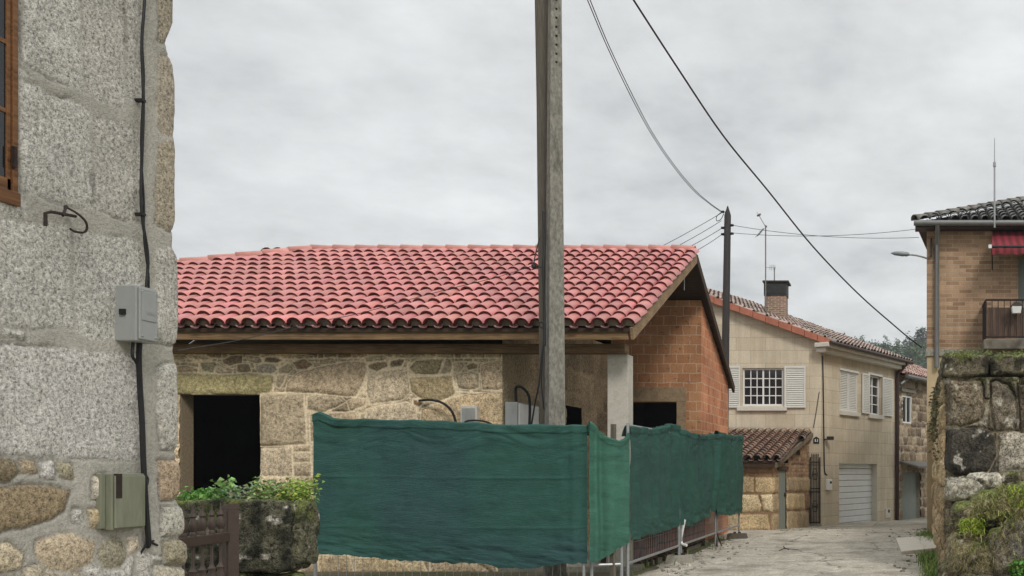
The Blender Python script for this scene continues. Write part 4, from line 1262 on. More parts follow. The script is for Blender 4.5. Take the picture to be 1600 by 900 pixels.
net('shade_net', (X_(919, 11.88), 11.88), (X_(981, 12.15), 12.15), ip([0, .15, .45, .75, .9, 1], [2.03, 1.98, 1.86, 1.80, 1.83, 1.90]), ip([0, .25, .6, 1], [.30, .33, .44, .56]), M_net2,
    'narrow green net strip wrapped round the fence corner, coloured as side-lit', 62, 60, 140, 1.3, folds=[(.12, .10, .06, .05), (.62, .16, .03, -.1)])
net('shade_net', (-3.42, 12.2), (-3.42, 15.25), ip([0, .1, .3, .5, .7, .85, 1], [1.99, 2.00, 2.01, 2.06, 2.12, 2.12, 2.06]), ip([0, .2, .45, .7, 1], [.55, .57, .56, .60, .60]), M_net3,
    'green net along the lane next to the grey corner stake', 63, 160, 120, 1.0, folds=[(.06, .03, .05, .05), (.22, .05, .03, .06), (.45, .05, .035, -.05), (.63, .04, .03, .03), (.80, .06, .07, .02), (.96, .03, .07, .0)])
net('shade_net', (-3.43, 15.1), (-3.41, 18.3), ip([0, .3, .6, .85, 1], [2.08, 2.06, 2.07, 2.12, 2.10]), ip([0, .2, .5, .75, .9, 1], [.58, .55, .60, .64, .74, .78]), M_net3,
    'middle green net along the lane with a frayed lower edge', 64, 150, 110, 1.1, folds=[(.10, .04, .06, .03), (.30, .05, .04, .05), (.50, .04, .04, -.03), (.70, .08, .06, -.05), (.93, .04, .09, -.1)], rag=.07)
net('shade_net', (-3.40, 17.95), (-3.38, 20.75), ip([0, .3, .7, 1], [2.16, 2.13, 2.16, 2.20]), ip([0, .3, .7, 1], [.62, .58, .55, .52]), M_net3,
    'last green net along the lane, ending by the small tiled shed', 65, 120, 100, 1.0, folds=[(.12, .05, .08, .12), (.42, .06, .04, .03), (.7, .07, .05, -.04)])

# building materials stacked inside the fence
def brick_stack(y0, y1, x0, x1, h, lb, col):
    t = thing('brick_stack', ((x0 + x1) / 2, (y0 + y1) / 2, 0), lb, 'brick stack')
    MB().box(x0, x1, y0, y1, .13, h).build('bricks', mat_brick('stacked_brick', lin(*col), lin(*(c * .75 for c in col)), lin(40, 30, 26), .26, .15, .014, stain=.35, jit=.03), t)
    m = MB()
    for y in np.linspace(y0 + .05, y1 - .05, 3): m.box(x0, x1, y - .05, y + .05, .0, .10)
    m.box(x0, x1, y0, y1, .101, .128); m.build('pallet', M_wooddark, t)
brick_stack(14.3, 15.0, -4.4, -3.72, .62, 'dark stack of bricks on a pallet behind the fence next to the corner', (112, 72, 62))
brick_stack(15.4, 18.6, -4.7, -3.70, .80, 'reddish stack of bricks on a pallet behind the middle of the lane fence', (140, 84, 66))

# ================================================================ poles and wires near the fence
def conc_pole():
    t = thing('concrete_pole', (P(867, 800, 12.6).x, 12.6, 0), 'tall square concrete utility pole with a row of holes, behind the green net', 'utility pole')
    zt = 9.4
    Mr = Matrix.Rotation(math.radians(-55 + 90), 4, 'Z')     # local -Y face looks up the lane
    def half(z): return .118 - .0065 * z * 1.0
    m = MB(Mr)
    holes = [Z_(p, 12.6) for p in (100, 87, 73, 59, 45, 31, 17, 3, -11, -25, -39)]
    zs = [0.0] + sorted(h for h in holes) + [zt]
    h0 = half(0); h1 = half(zt)
    # three plain faces, top
    c0 = [(-h0, -h0, 0), (h0, -h0, 0), (h0, h0, 0), (-h0, h0, 0)]; c1 = [(-h1, -h1, zt), (h1, -h1, zt), (h1, h1, zt), (-h1, h1, zt)]
    m.add(c0 + c1, [(1, 2, 6, 5), (2, 3, 7, 6), (3, 0, 4, 7), (4, 5, 6, 7)])
    def q(a, b, c, d): m.add([a, b, c, d], [(0, 1, 2, 3)])
    zlast = 0.0; hr = .014
    fy = lambda z: -half(z)
    for h in sorted(holes):
        q((-half(zlast), fy(zlast), zlast), (half(zlast), fy(zlast), zlast), (half(h - hr), fy(h - hr), h - hr), (-half(h - hr), fy(h - hr), h - hr))
        za, zb_ = h - hr, h + hr
        q((-half(za), fy(za), za), (-hr, fy(za), za), (-hr, fy(zb_), zb_), (-half(zb_), fy(zb_), zb_))
        q((hr, fy(za), za), (half(za), fy(za), za), (half(zb_), fy(zb_), zb_), (hr, fy(zb_), zb_))
        dp = .12
        q((-hr, fy(za), za), (-hr, fy(za) + dp, za), (-hr, fy(zb_) + dp, zb_), (-hr, fy(zb_), zb_)); q((hr, fy(za), za), (hr, fy(za) + dp, za), (hr, fy(zb_) + dp, zb_), (hr, fy(zb_), zb_))
        q((-hr, fy(za), za), (hr, fy(za), za), (hr, fy(za) + dp, za), (-hr, fy(za) + dp, za)); q((-hr, fy(zb_), zb_), (hr, fy(zb_), zb_), (hr, fy(zb_) + dp, zb_), (-hr, fy(zb_) + dp, zb_))
        q((-hr, fy(za) + dp, za), (hr, fy(za) + dp, za), (hr, fy(zb_) + dp, zb_), (-hr, fy(zb_) + dp, zb_))
        zlast = zb_
    q((-half(zlast), fy(zlast), zlast), (half(zlast), fy(zlast), zlast), (half(zt), fy(zt), zt), (-half(zt), fy(zt), zt))
    m.build('shaft', M_poleconc, t, local=True)
    return t
cp = conc_pole()
PX, PY = cp.location.x, cp.location.y
mb = MB(); mb.tube([P(857, 800, 12.95), P(854, 480, 12.95), P(852, 330, 12.95), P(850, 160, 12.9), P(846.5, -20, 12.85), P(842, -260, 12.8)], [.10, .10, .098, .095, .092, .088], 12)
mb.build('timber_pole', M_polewood, smooth=True, label='grey weathered timber pole leaning just behind the tall concrete pole', cat='utility pole')
mb = MB()
mb.tube(curve([P(849, 330, 12.62), P(850, 390, 12.55), P(849, 415, 12.52), P(850, 470, 12.52), P(851, 540, 12.5)], 5), .018, 7)
mb.tube(curve([P(843, 372, 12.6), P(838, 392, 12.55), P(835, 412, 12.5), P(846, 418, 12.5)], 5), .008, 6)
mb.lathe(P(834, 416, 12.5), [(.0, -.03), (.032, -.02), (.032, .02), (.0, .03)], 8)
mb.tube(curve([P(850, 505, 12.5), P(844, 503, 12.5), P(842, 508, 12.5), P(846, 512, 12.5), P(850, 512, 12.5)], 5), .010, 6)
mb.tube(curve([P(850, 535, 12.5), P(846, 560, 12.5), P(842, 600, 12.5), P(836, 630, 12.55), P(829, 672, 12.6)], 5), .012, 6)
mb.tube(curve([P(849, 545, 12.5), P(847, 575, 12.5), P(846, 600, 12.55), P(850, 640, 12.6)], 5), .008, 6)
mb.build('pole_cable', M_black, smooth=True, label='black cable bundle running down the side of the concrete pole', cat='cable')
mb = MB(); mb.tube(curve([P(836, 414, 12.5), P(780, 432, 12.3), P(700, 452, 12.0), P(640, 468, 11.6), P(560, 490, 11.0), P(480, 506, 10.2), P(380, 530, 8.8), P(276, 548, 6.4)], 6), .004, 5)
mb.build('service_wire', M_black, smooth=True, label='thin wire strung from the concrete pole across the red roof', cat='wire')

# black overhead line to the brick house; pair of lines to the far wooden pole
wp_top = P(1137, 322, 23.2)
A0 = Vector((PX + .06, PY, 8.75))
Bh = P(1446, 545, 21.9)
pa = P(990, 0, 14.6)
d0 = [Vector((PX, PY, Z_(-300, 12.6)))] if False else []
w1 = curve([P(918, -120, 12.62), P(955, -55, 13.4), pa, P(1060, 108, 15.6), P(1130, 212, 16.9), P(1200, 298, 18.1), P(1270, 385, 19.3), P(1340, 458, 20.4), P(1400, 511, 21.2), P(1424, 531, 21.6), P(1440, 543, 21.93)], 6)
mb = MB(); mb.tube(w1, .015, 6); mb.build('overhead_cable', M_black, smooth=True, label='thick black cable sagging from the pole top to the brick house corner', cat='cable')
def wirept(px, py, Y): return P(px, py, Y)
for off, lb in ((0, 'upper thin wire of the sagging pair above the far wooden pole'), (5, 'lower thin wire of the sagging pair above the far wooden pole')):
    pts = curve([P(888 - off, -95, 12.64), P(905 - off * .9, -40, 13.2), P(922 - off * .8, 0, 13.9), P(950 - off * .7, 68, 15.2), P(985 - off * .7, 142, 16.8), P(1018 - off * .6, 205, 18.3), P(1052 - off * .6, 256, 19.8), P(1085 - off * .6, 296, 21.2), P(1110 - off * .4, 318, 22.3), P(1127, 330 + off * .3, 23.1)], 6)
    mb = MB(); mb.tube(pts, .0075, 5); mb.build('overhead_wire', M_black, smooth=True, label=lb, cat='wire')
t = thing('wooden_pole', (wp_top.x, 23.2, 0), 'dark slender wooden pole with small insulators behind the red roof gable', 'utility pole')
mb = MB(); bz = Vector((wp_top.x - .12, 23.2, 0)); tz = Vector((wp_top.x, 23.2, wp_top.z))
mb.tube([bz, bz.lerp(tz, .33), bz.lerp(tz, .66), tz - Vector((0, 0, .22)), tz], [.105, .10, .088, .08, .012], 10)
mb.build('shaft', M_darkpole, t, smooth=True)
for px, py in ((1128, 331), (1145, 352), (1128, 356), (1128, 366), (1145, 365)):
    c = P(px, py, 23.18); mb = MB(); s_ = 1 if px > 1137 else -1
    mb.tube([Vector((wp_top.x, 23.2, c.z)), c], .012, 6); mb.tube([c - Vector((s_ * .05, 0, 0)), c + Vector((s_ * .02, 0, 0))], [.035, .028], 8)
    mb.build('insulator', M_black, t, smooth=True)
mb = MB(); mb.tube(curve([P(1128, 331, 23.1), P(1120, 338, 23.05), P(1120, 345, 23.05), P(1126, 343, 23.05), P(1131, 334, 23.1)], 6), .009, 6); mb.build('wire_loop', M_black, t, smooth=True)
far = [(1127, 333, 1000, 397, 'highest of the thin wires fanning from the far pole behind the red ridge'), (1127, 345, 1030, 394, 'second of the thin wires fanning from the far pole behind the red ridge'),
       (1127, 357, 1050, 394, 'third of the thin wires fanning from the far pole behind the red ridge'), (1127, 367, 1070, 396, 'lowest of the thin wires fanning from the far pole behind the red ridge')]
for a0, a1, b0, b1, lb in far:
    dx = -9.0; a_ = P(a0, a1, 23.15); b_ = P(b0, b1, 24.5); b_ = a_ + (b_ - a_) * 1.6
    mb = MB(); mb.tube(sag(a_, b_, .08, 10), .007, 5); mb.build('fan_wire', M_black, smooth=True, label=lb, cat='wire')
for py0, Yb, pb, lb in ((352, 22.2, (1436, 371), 'upper thin wire between the far wooden pole and the brick house eave'), (364, 22.2, (1440, 357), 'lower thin wire between the far wooden pole and the brick house eave')):
    mb = MB(); mb.tube(sag(P(1145, py0, 23.2), P(*pb, Yb), .12, 16), .006, 5); mb.build('span_wire', M_black, smooth=True, label=lb, cat='wire')
# ================================================================ tan stone-clad house at the end of the lane
ZG = float(g0(0, 30.5))
th = thing('clad_house', (-5, 31, 0), 'tan stone-clad house with white shutters, grey garage door and orange-edged roof', 'house')
YT = 30.0
TX0, TX1 = -13.66, -2.34
RD = Vector((.46, 1, 0)).normalized(); RO = (TX1, YT); RL = 5.62
MR, rd, rn = face_frame(RO, (RD.x, RD.y))
def RZ_(px, py):   # height on the lane-side face
    u = u_of(px, RO, rd); return CH + (CY - py) / F * (RO[1] + rd.y * u)
ru = lambda px: u_of(px, RO, rd)
ZEV = 5.42
# front (gable) face
MF, fd, fn = face_frame((TX0, YT), (1, 0))
fu = lambda px: X_(px, YT) - TX0
fz = lambda py: Z_(py, YT)
fh = (fu(1160), fu(1224), fz(634), fz(575))
mb = MB(MF); wall_holes(mb, 0, TX1 - TX0, -.8, ZEV - .15, [fh], .16)
xr_ = -8.0 - TX0; zrid = ZEV + (TX1 - (-8.0)) * .40
mb.add([(0, 0, ZEV - .15), (TX1 - TX0, 0, ZEV - .15), (TX1 - TX0, 0, ZEV + .08), (xr_, 0, zrid + .12), (0, 0, ZEV - .02)], [(0, 1, 2, 3, 4)])
mb.build('front_wall', M_clad, th, recalc=False)
h1 = (ru(1313), ru(1340), RZ_(1326, 643), RZ_(1326, 581)); h2 = (ru(1357), ru(1377), RZ_(1367, 648), RZ_(1367, 587)); h3 = (ru(1311), ru(1371), ZG - .3, RZ_(1340, 723))
mb = MB(MR); wall_holes(mb, 0, RL, -.8, ZEV - .15, [h1, h2, h3], .30)
mb.build('lane_wall', M_clad, th, recalc=False)
mb = MB(); ex = Vector((TX1, YT, 0)) + RD * RL
mb.add([(TX0, YT, -1), (TX0, 36, -1), (TX0, 36, 5.3), (TX0, YT, 5.3)], [(0, 1, 2, 3)]); mb.add([(TX0, 35.2, -1), (ex.x, 35.12, -1), (ex.x, 35.12, 5.3), (TX0, 35.2, 5.3)], [(0, 1, 2, 3)])
mb.add([(TX0, YT + .05, 5.2), (TX1, YT + .05, 5.2), (ex.x, ex.y, 5.2), (TX0, 35.2, 5.2)], [(0, 1, 2, 3)])
mb.build('back_wall', M_clad, th)

def sash_window(M, hole, nx, ny, parent, depth=.10, fw=.055, mw=.028, two=True):
    a, b, c, d = hole
    m = MB(M)
    m.box(a + .002, a + fw, -depth - .05, -depth + .03, c + .002, d - .002); m.box(b - fw, b - .002, -depth - .05, -depth + .03, c + .002, d - .002)
    m.box(a + fw, b - fw, -depth - .05, -depth + .03, c + .002, c + fw); m.box(a + fw, b - fw, -depth - .05, -depth + .03, d - fw, d - .002)
    o = m.build('window', M_white, parent, bevel=.004)
    m = MB(M); g = MB(M)
    for i in range(1, nx):
        u = a + fw + (b - a - 2 * fw) * i / nx; q = mw * (1.9 if two and i == nx / 2 else 1) / 2
        m.box(u - q, u + q, -depth - .02, -depth + .012, c + fw, d - fw)
    for k in range(1, ny):
        z = c + fw + (d - c - 2 * fw) * k / ny; m.box(a + fw, b - fw, -depth - .018, -depth + .010, z - mw / 2, z + mw / 2)
    m.build('glazing_bars', M_white, o)
    g.box(a + .01, b - .01, -depth - .03, -depth - .024, c + .01, d - .01); g.build('pane', M_glass, o)
    return o
def shutter(M, u0, u1, z0, z1, parent, w=.03, name='shutter', tilt=.5):
    m = MB(M); f = .05
    m.box(u0, u0 + f, w, w + .04, z0, z1); m.box(u1 - f, u1, w, w + .04, z0, z1)
    m.box(u0 + f, u1 - f, w, w + .04, z0, z0 + f * 1.3); m.box(u0 + f, u1 - f, w, w + .04, z1 - f * 1.3, z1)
    n = int((z1 - z0) / .062)
    for i in range(n):
        z = z0 + .07 + (z1 - z0 - .14) * (i + .5) / n
        m.hexa([(u0 + f, w + .002, z + .012), (u1 - f, w + .002, z + .012), (u1 - f, w + .012, z + .018), (u0 + f, w + .012, z + .018), (u0 + f, w + .022, z - .022), (u1 - f, w + .022, z - .022), (u1 - f, w + .034, z - .016), (u0 + f, w + .034, z - .016)])
    m.box(u0 + f, u1 - f, w + .001, w + .006, z0 + f, z1 - f)
    return m.build(name, M_shutter, parent)
sash_window(MF, fh, 6, 4, th)
mb = MB(MF); mb.box(fu(1152), fu(1230), -.02, .10, fz(642), fz(635.5)); mb.build('sill', M_offwhite, th, bevel=.006)
shutter(MF, fu(1226), fu(1259), fz(637), fz(572), th); shutter(MF, fu(1122), fu(1157), fz(637), fz(572), th)
# lane side windows
sash_window(MR, h2, 2, 4, th, depth=.12)
q = .52
um = (h1[0] + h1[1]) / 2
shutter(MR, h1[0], um - .01, h1[2], h1[3], th, w=-.06); shutter(MR, um + .01, h1[1], h1[2], h1[3], th, w=-.06)
mb = MB(MR); mb.box(h1[0] - .07, h1[1] + .07, -.02, .09, h1[2] - .14, h1[2] - .003); mb.build('sill', M_offwhite, th, bevel=.006)
mb = MB(MR); mb.box(h2[0] - .07, h2[1] + .07, -.02, .09, h2[2] - .14, h2[2] - .003); mb.build('sill', M_offwhite, th, bevel=.006)
for hh in (h1, h2): MB(MR).box(hh[0] - .06, hh[1] + .06, -.01, .035, hh[3] + .003, hh[3] + .07).build('window_head', M_white, th)
shutter(MR, ru(1345.5), h2[0] - .01, h2[2] - .0, h2[3] + .0, th); shutter(MR, h2[1] + .01, ru(1393), h2[2] - .0, h2[3] + .0, th)
# garage
mb = MB(MR); a, b = h3[0], h3[1]
n = 11; zt = h3[3]
for k in range(n):
    z0 = ZG - .2 + (zt - ZG + .2) * k / n; z1 = ZG - .2 + (zt - ZG + .2) * (k + 1) / n
    mb.ext([(a, -.22, z0 + .012), (a, -.205, z0 + .028), (a, -.205, z1 - .012), (a, -.22, z1), (a, -.26, z1), (a, -.26, z0 + .012)], (b - a, 0, 0))
mb.build('garage_door', M_garage, th)
mb = MB(MR); mb.box(b - .03, b - .001, -.29, .004, ZG - .3, zt - .002); mb.box(a + .001, b - .03, -.24, -.003, zt - .03, zt - .001); mb.build('garage_jamb', M_offwhite, th)
# cornice, roof
mb = MB(MR); mb.box(-.25, RL + .10, -.05, .30, ZEV - .30, ZEV - .16); mb.box(-.35, RL + .15, -.05, .45, ZEV - .158, ZEV - .02)
mb.build('cornice', M_offwhite, th, bevel=.02)
EP = Vector((TX1, YT, 0)) + rn * .42
up = Vector((-1, .0, 0)); nrm_h = -rn
run = (-8.0 - TX1) / (nrm_h.x)   # not used for tiles: roof strip measured square to the eave
pit = .40
RT_ = 'tan roof'
tanr = tuple(q for q in lin(164, 144, 134))
eO = EP + RD * -.45 + Vector((0, 0, ZEV + .0))
sdir = Vector((nrm_h.x, nrm_h.y, 0)) + Vector((0, 0, pit * 1.0))
# gable verge runs along -X, the eave along RD: clip the rows to the skewed verge
cosd = RD.dot(Vector((1, 0, 0)))
def clip_t(u, v):
    hv = v * math.cos(math.atan(pit)); p = EP + RD * (-.45 + u) + nrm_h * hv
    return p.y > YT - .02 and p.y < 35.5 and p.x > -8.1
V, Fq, C = tile_roof(eO, RD, sdir, -3.5, RL + .9, 17, .24, .36, tanr, .13, clip=clip_t, seg=5, seed=8, stain=lin(118, 108, 98), grain=.5)
rt = MB()
pz = lambda p: ZEV + pit * ((p - EP).dot(nrm_h)) - .03
poly = []
for p in (EP + RD * -.30, EP + RD * (RL + .45), Vector((-8.05, 35.5, 0)), Vector((-8.05, YT - .2, 0))):
    p = Vector((p.x, min(max(p.y, YT - .2), 35.5), 0)); poly.append((p.x, p.y, pz(p)))
rt.ext(poly, (0, 0, -.06))
zr_ = poly[2][2]
rt.add([(-8.05, YT - .2, poly[3][2]), (-8.05, 35.5, zr_), (TX0 - .4, 35.5, ZEV), (TX0 - .4, YT - .2, ZEV)], [(0, 1, 2, 3)])
rfT = rt.build('roof', mat_flat('brown_roof_sheet', lin(120, 84, 70), .8), th)
arrays('roof_tiles', V, Fq, M_tile, rfT, C)
# orange verge tiles along the gable
vg = MB(); pa = Vector(poly[0]); pb = Vector(poly[3]); pa = Vector((TX1 + .30, YT - .22, pz(Vector((TX1 + .30, YT - .22, 0))))); pb = Vector((-8.05, YT - .22, pz(Vector((-8.05, YT - .22, 0)))))
nn = 15
for i in range(nn):
    a = pa.lerp(pb, i / nn); b = pa.lerp(pb, (i + .965) / nn)
    dz = .012
    vg.hexa([a + Vector((0, -.05, -.10 + dz)), b + Vector((0, -.05, -.10)), b + Vector((0, .0, -.10)), a + Vector((0, .0, -.10 + dz)), a + Vector((0, -.05, .10 + dz)), b + Vector((0, -.05, .10)), b + Vector((0, .16, .12)), a + Vector((0, .16, .12 + dz))])
vg.build('verge_tiles', M_cap, rfT)
V, Fq, C = ridge_tiles((-8.05, YT - .2, poly[3][2] + .06), (-8.05, 35.4, zr_ + .06), lin(176, 120, 104), .11, .38, .1)
arrays('ridge_tiles', V, Fq, M_tile, rfT, C)
gm = MB(MR); gm.tube([(-.30, .50, ZEV - .03), (RL + .35, .50, ZEV - .03)], .06, 10); gm.build('gutter', M_brownpipe, th, smooth=True)
dm = MB(MR); ud = ru(1398.5); dm.tube([(ud, .46, ZEV - .08), (ud, .12, ZEV - .45), (ud, .09, ZEV - .7), (ud, .09, ZG - .1)], .075, 10); dm.build('downpipe', M_brownpipe, th, smooth=True)
# chimney, with antennas as things of their own
def roof_z(x, y): return pz(Vector((x, y, 0)))
cxm, cym = X_(1213, 32.2), 32.2
zc0 = roof_z(cxm, cym) - .35; zc1 = CH + (CY - 464) / F * cym; zc2 = CH + (CY - 441) / F * cym
hw = 16.5 / F * cym
mb = MB(); mb.box(cxm - hw, cxm + hw, cym - .3, cym + .3, zc0, zc1); chm = mb.build('chimney', M_brickC, rfT)
mb = MB(); mb.box(cxm - hw - .02, cxm + hw + .02, cym - .33, cym + .33, zc1 + .002, zc2 - .07)
for k in range(3): mb.box(cxm - hw + .04 + k * .2, cxm - hw + .2 + k * .2, cym - .345, cym - .331, zc1 + .06, zc2 - .12)
mb.build('cowl', mat_flat('sooty_metal', lin(46, 46, 46), .6, .2, 9, .3, .1), chm)
mb = MB(); mb.box(cxm - hw - .06, cxm + hw + .10, cym - .38, cym + .38, zc2 - .068, zc2 - .01); mb.build('cap', M_iron, chm, bevel=.006)
t = thing('television_antenna', (X_(1196.5, 32.0), 31.95, zc1), 'tall thin antenna mast with tilted elements beside the chimney', 'antenna')
ya = 31.8; A = lambda px, py: P(px, py, ya)
MB().tube([A(1196.3, 492), A(1196.3, 352)], .022, 8).build('mast', M_gutter, t, smooth=True)
mb = MB(); mb.tube([A(1185, 335), A(1196, 354)], .012, 6); mb.tube([A(1183, 369), A(1193, 357)], .02, 6); mb.tube([A(1186, 337) + Vector((-.05, .0, 0)), A(1186, 337) + Vector((.06, -.1, .02))], .035, 8)
for k in range(5):
    c = A(1185 + k * 2.4, 335 + k * 4.2); mb.tube([c + Vector((-.02, -.22, .02)), c + Vector((.02, .22, -.02))], .006, 5)
for k in range(4):
    c = A(1184 + k * 2.4, 368 - k * 3); mb.tube([c + Vector((-.10, 0, -.07)), c + Vector((.10, 0, .07))], .006, 5)
mb.tube([A(1196, 354), A(1198, 353)], .04, 8)
mb.build('elements', M_gutter, t, smooth=True)
mb = MB(); mb.tube([A(1194, 462), A(1200, 462)], .015, 6); mb.tube([A(1194, 481), A(1200, 481)], .015, 6); mb.build('bracket', M_iron, t)
t = thing('small_antenna', (X_(1210, 32.2), 32.2, zc2), 'short antenna standing on the chimney cap', 'antenna'); B_ = lambda px, py: P(px, py, 32.2)
MB().tube([B_(1210, 443), B_(1210, 418)], .02, 8).build('mast', M_gutter, t, smooth=True)
mb = MB(); mb.tube([B_(1196, 418), B_(1212, 418)], .008, 5)
for px, h in ((1203, 3.5), (1206, 4.5), (1209, 4), (1211, 3)): mb.tube([B_(px, 418 - h), B_(px, 418 + h)], .010, 5)
mb.build('elements', M_galv, t, smooth=True)
# small things on the house corner
def on_R(px, py, w=.0):
    u = ru(px); p = MR @ Vector((u, w, 0)); p.z = RZ_(px, py); return p
t = thing('intercom', on_R(1293, 765), 'small white letter box on the tan wall between the iron gate and garage', 'letter box')
p = on_R(1293, 757); mb = MB(MR); u = ru(1293); z = p.z
mb.box(u - .14, u + .14, .0, .10, z - .18, z + .17); mb.build('casing', M_white, t, bevel=.015)
mb = MB(MR); mb.box(u - .02, u + .10, .10, .105, z + .03, z + .10); mb.build('slot', M_iron, t)
t = thing('meter_cupboard', on_R(1385.5, 812), 'small pale cupboard at the foot of the tan wall by the brown downpipe', 'cupboard')
u = ru(1386.5); z = RZ_(1386, 801); mb = MB(MR); mb.box(u - .22, u + .2, -.01, .04, z - .18, z + .15); mb.build('door', M_offwhite, t, bevel=.01)
mb = MB(MR); mb.box(u - .02, u + .10, .041, .05, z + .0, z + .11); mb.build('window', M_glass, t)
t = thing('floodlight', on_R(1290, 684), 'small black floodlight on the corner of the tan house', 'lamp')
c = on_R(1290, 685, .16); mb = MB(); mb.box(c.x - .10, c.x + .12, c.y - .10, c.y + .08, c.z - .05, c.z + .06); mb.build('housing', M_black, t, bevel=.02)
mb = MB(); mb.tube([on_R(1287, 687, .0), c], .02, 6); mb.build('arm', M_black, t)
t = thing('house_number', (X_(1276, YT), YT, Z_(690, YT)), 'dark house-number plaque beside the corner of the tan house above the iron gate', 'plaque')
mb = MB(); c = P(1275.5, 688, YT - .012); mb.box(c.x - .09, c.x + .09, YT - .02, YT - .001, c.z - .10, c.z + .06); mb.ext([(c.x - .09, YT - .02, c.z + .06), (c.x + .09, YT - .02, c.z + .06), (c.x, YT - .02, c.z + .12)], (0, .019, 0)); mb.build('plate', M_black, t)
mb = MB()
mb.box(c.x - .045, c.x - .015, YT - .026, YT - .021, c.z - .05, c.z + .035); mb.box(c.x + .01, c.x + .05, YT - .026, YT - .021, c.z - .05, c.z - .03); mb.box(c.x + .03, c.x + .05, YT - .026, YT - .021, c.z - .03, c.z + .035); mb.build('digits', M_white, t)
mb = MB(); mb.tube(curve([on_R(1284, 556, .03), on_R(1285, 600, .03), on_R(1286, 680, .03), on_R(1286.5, 720, .03), on_R(1287.5, 738, .03), on_R(1291, 742, .03)], 5), .02, 6)
mb.build('corner_cable', M_black, smooth=True, label='dark cable down the corner edge of the tan house to the white letter box', cat='cable')
mb = MB(); mb.tube(curve([P(1280, 612, YT - .02), P(1275, 645, YT - .02), P(1271, 668, YT - .03)], 5), .012, 5)
mb.build('slack_cable', M_black, smooth=True, label='thin slack cable on the tan front wall above the house number', cat='cable')

# ================================================================ tiled shed and iron gate
sh_ = thing('stone_shed', (-4.5, 26, 0), 'low stone shed with a brown tiled lean-to roof against the tan house', 'shed')
YS = 24.0; SX = X_(1207, YS); SX0 = -6.4
def SPx(px, py): return (X_(px, YS), Z_(py, YS))
sc = [lin(194, 172, 134), lin(182, 160, 126), lin(206, 186, 150), lin(170, 150, 120)]
ss = []
def SP(pts, c, b=.03): ss.append(([SPx(*p) for p in pts], c, b, 1.0))
SP([(1120, 745), (1152, 745), (1178, 745), (1178, 770), (1120, 770)], sc[1]); SP([(1180, 746), (1212, 746), (1212, 770), (1180, 770)], sc[0])
SP([(1120, 773), (1150, 773), (1184, 773), (1190, 790), (1187, 800), (1150, 801), (1120, 801)], sc[2], .05); SP([(1188, 773), (1212, 772), (1212, 800), (1192, 798)], lin(218, 200, 164), .05)
SP([(1120, 804), (1160, 804), (1200, 804), (1204, 830), (1120, 830)], sc[0], .06); SP([(1203, 803), (1214, 803), (1214, 830), (1206, 830)], sc[3])
ss += rows(SX0, SX + .1, -.1, 1.75, (.12, .16), (.2, .4), lambda r: lin(158, 128, 102), .008, .6, .08, 3)
u = np.linspace(SX0, SX, 190); v = np.linspace(-.15, 1.72, 100); U2, Z2 = np.meshgrid(u, v)
dp, cc, gg, _ = stone_field(U2, Z2, ss, lin(150, 122, 88), gap=.014, warp=.012, wscale=5, rnd=.08, mgrain=.5, seed=71, rough_amp=.012, cvar=.14, crack=.8)
dp *= sstep(SX, SX - .05, U2)
arrays('front_wall', np.stack([U2, YS - dp, Z2], -1), grid_faces(190, 100), M_stone, sh_, np.concatenate([cc.reshape(-1, 3), gg.reshape(-1, 1)], 1))
SO = (SX, YS); SD_ = (X_(1264, 29.95) - SX, 5.95); MS, sd_, sn_ = face_frame(SO, SD_); SL = math.hypot(*SD_) - .02
su = lambda px: u_of(px, SO, sd_)
def sz(px, py): return CH + (CY - py) / F * (SO[1] + sd_.y * su(px))
z0r, z1r = 1.66, 2.62
ss = []
def SQ(pts, c, b=.04): ss.append(([(su(p[0]), sz(*p)) for p in pts], c, b, 1.0))
SQ([(1200, 745), (1215.5, 745), (1215.5, 770), (1200, 770)], sc[1]); SQ([(1200, 772), (1215.5, 772), (1215.5, 800), (1200, 800)], sc[3]); SQ([(1200, 803), (1215.5, 803), (1215.5, 835), (1200, 835)], sc[1])
SQ([(1228, 746), (1240, 746), (1240, 768), (1228, 768)], sc[3]); SQ([(1241, 746), (1266, 746), (1266, 768), (1241, 768)], sc[1])
SQ([(1228, 771), (1256, 771), (1256, 796), (1228, 797)], sc[0]); SQ([(1257, 770), (1270, 770), (1270, 796), (1258, 796)], lin(150, 120, 96)); SQ([(1228, 799), (1262, 799), (1262, 830), (1228, 832)], sc[3])
ss += rows(0, SL, -.4, 2.7, (.09, .13), (.25, .5), lambda r: [lin(164, 128, 100), lin(146, 112, 88), lin(178, 150, 120)][r.randrange(3)], .01, .6, .08, 13)
u = np.linspace(0, SL, 200); v = np.linspace(-.45, 2.66, 130); U2, Z2 = np.meshgrid(u, v)
dp, cc, gg, _ = stone_field(U2, Z2, ss, lin(160, 134, 104), gap=.014, warp=.012, wscale=5, rnd=.08, mgrain=.5, seed=72, rough_amp=.012, cvar=.16, crack=.8)
dp *= sstep(0, .08, U2)
uc = (U2[:-1, :-1] + U2[1:, 1:]) / 2; zc = (Z2[:-1, :-1] + Z2[1:, 1:]) / 2
zl = z0r + (z1r - z0r) * uc / SL
dh = (su(1216.5), su(1228), -.5, sz(1222, 735)); v1 = (su(1224), su(1231), sz(1228, 724), sz(1228, 713)); v2 = (su(1244), su(1250), sz(1247, 711), sz(1247, 702))
keep = zc < zl
for h in (dh, v1, v2): keep &= ~((uc > h[0]) & (uc < h[1]) & (zc > h[2]) & (zc < h[3]))
V = np.array([tuple(MS @ Vector((a, b, c))) for a, b, c in zip(U2.ravel(), dp.ravel(), Z2.ravel())])
arrays('side_wall', V, grid_faces(200, 130, keep), M_stone, sh_, np.concatenate([cc.reshape(-1, 3), gg.reshape(-1, 1)], 1))
mb = MB(MS); mb.box(dh[0] + .004, dh[1] - .004, -.05, -.012, -.3, dh[3] - .002); dr = mb.build('door', M_greydoor, sh_)
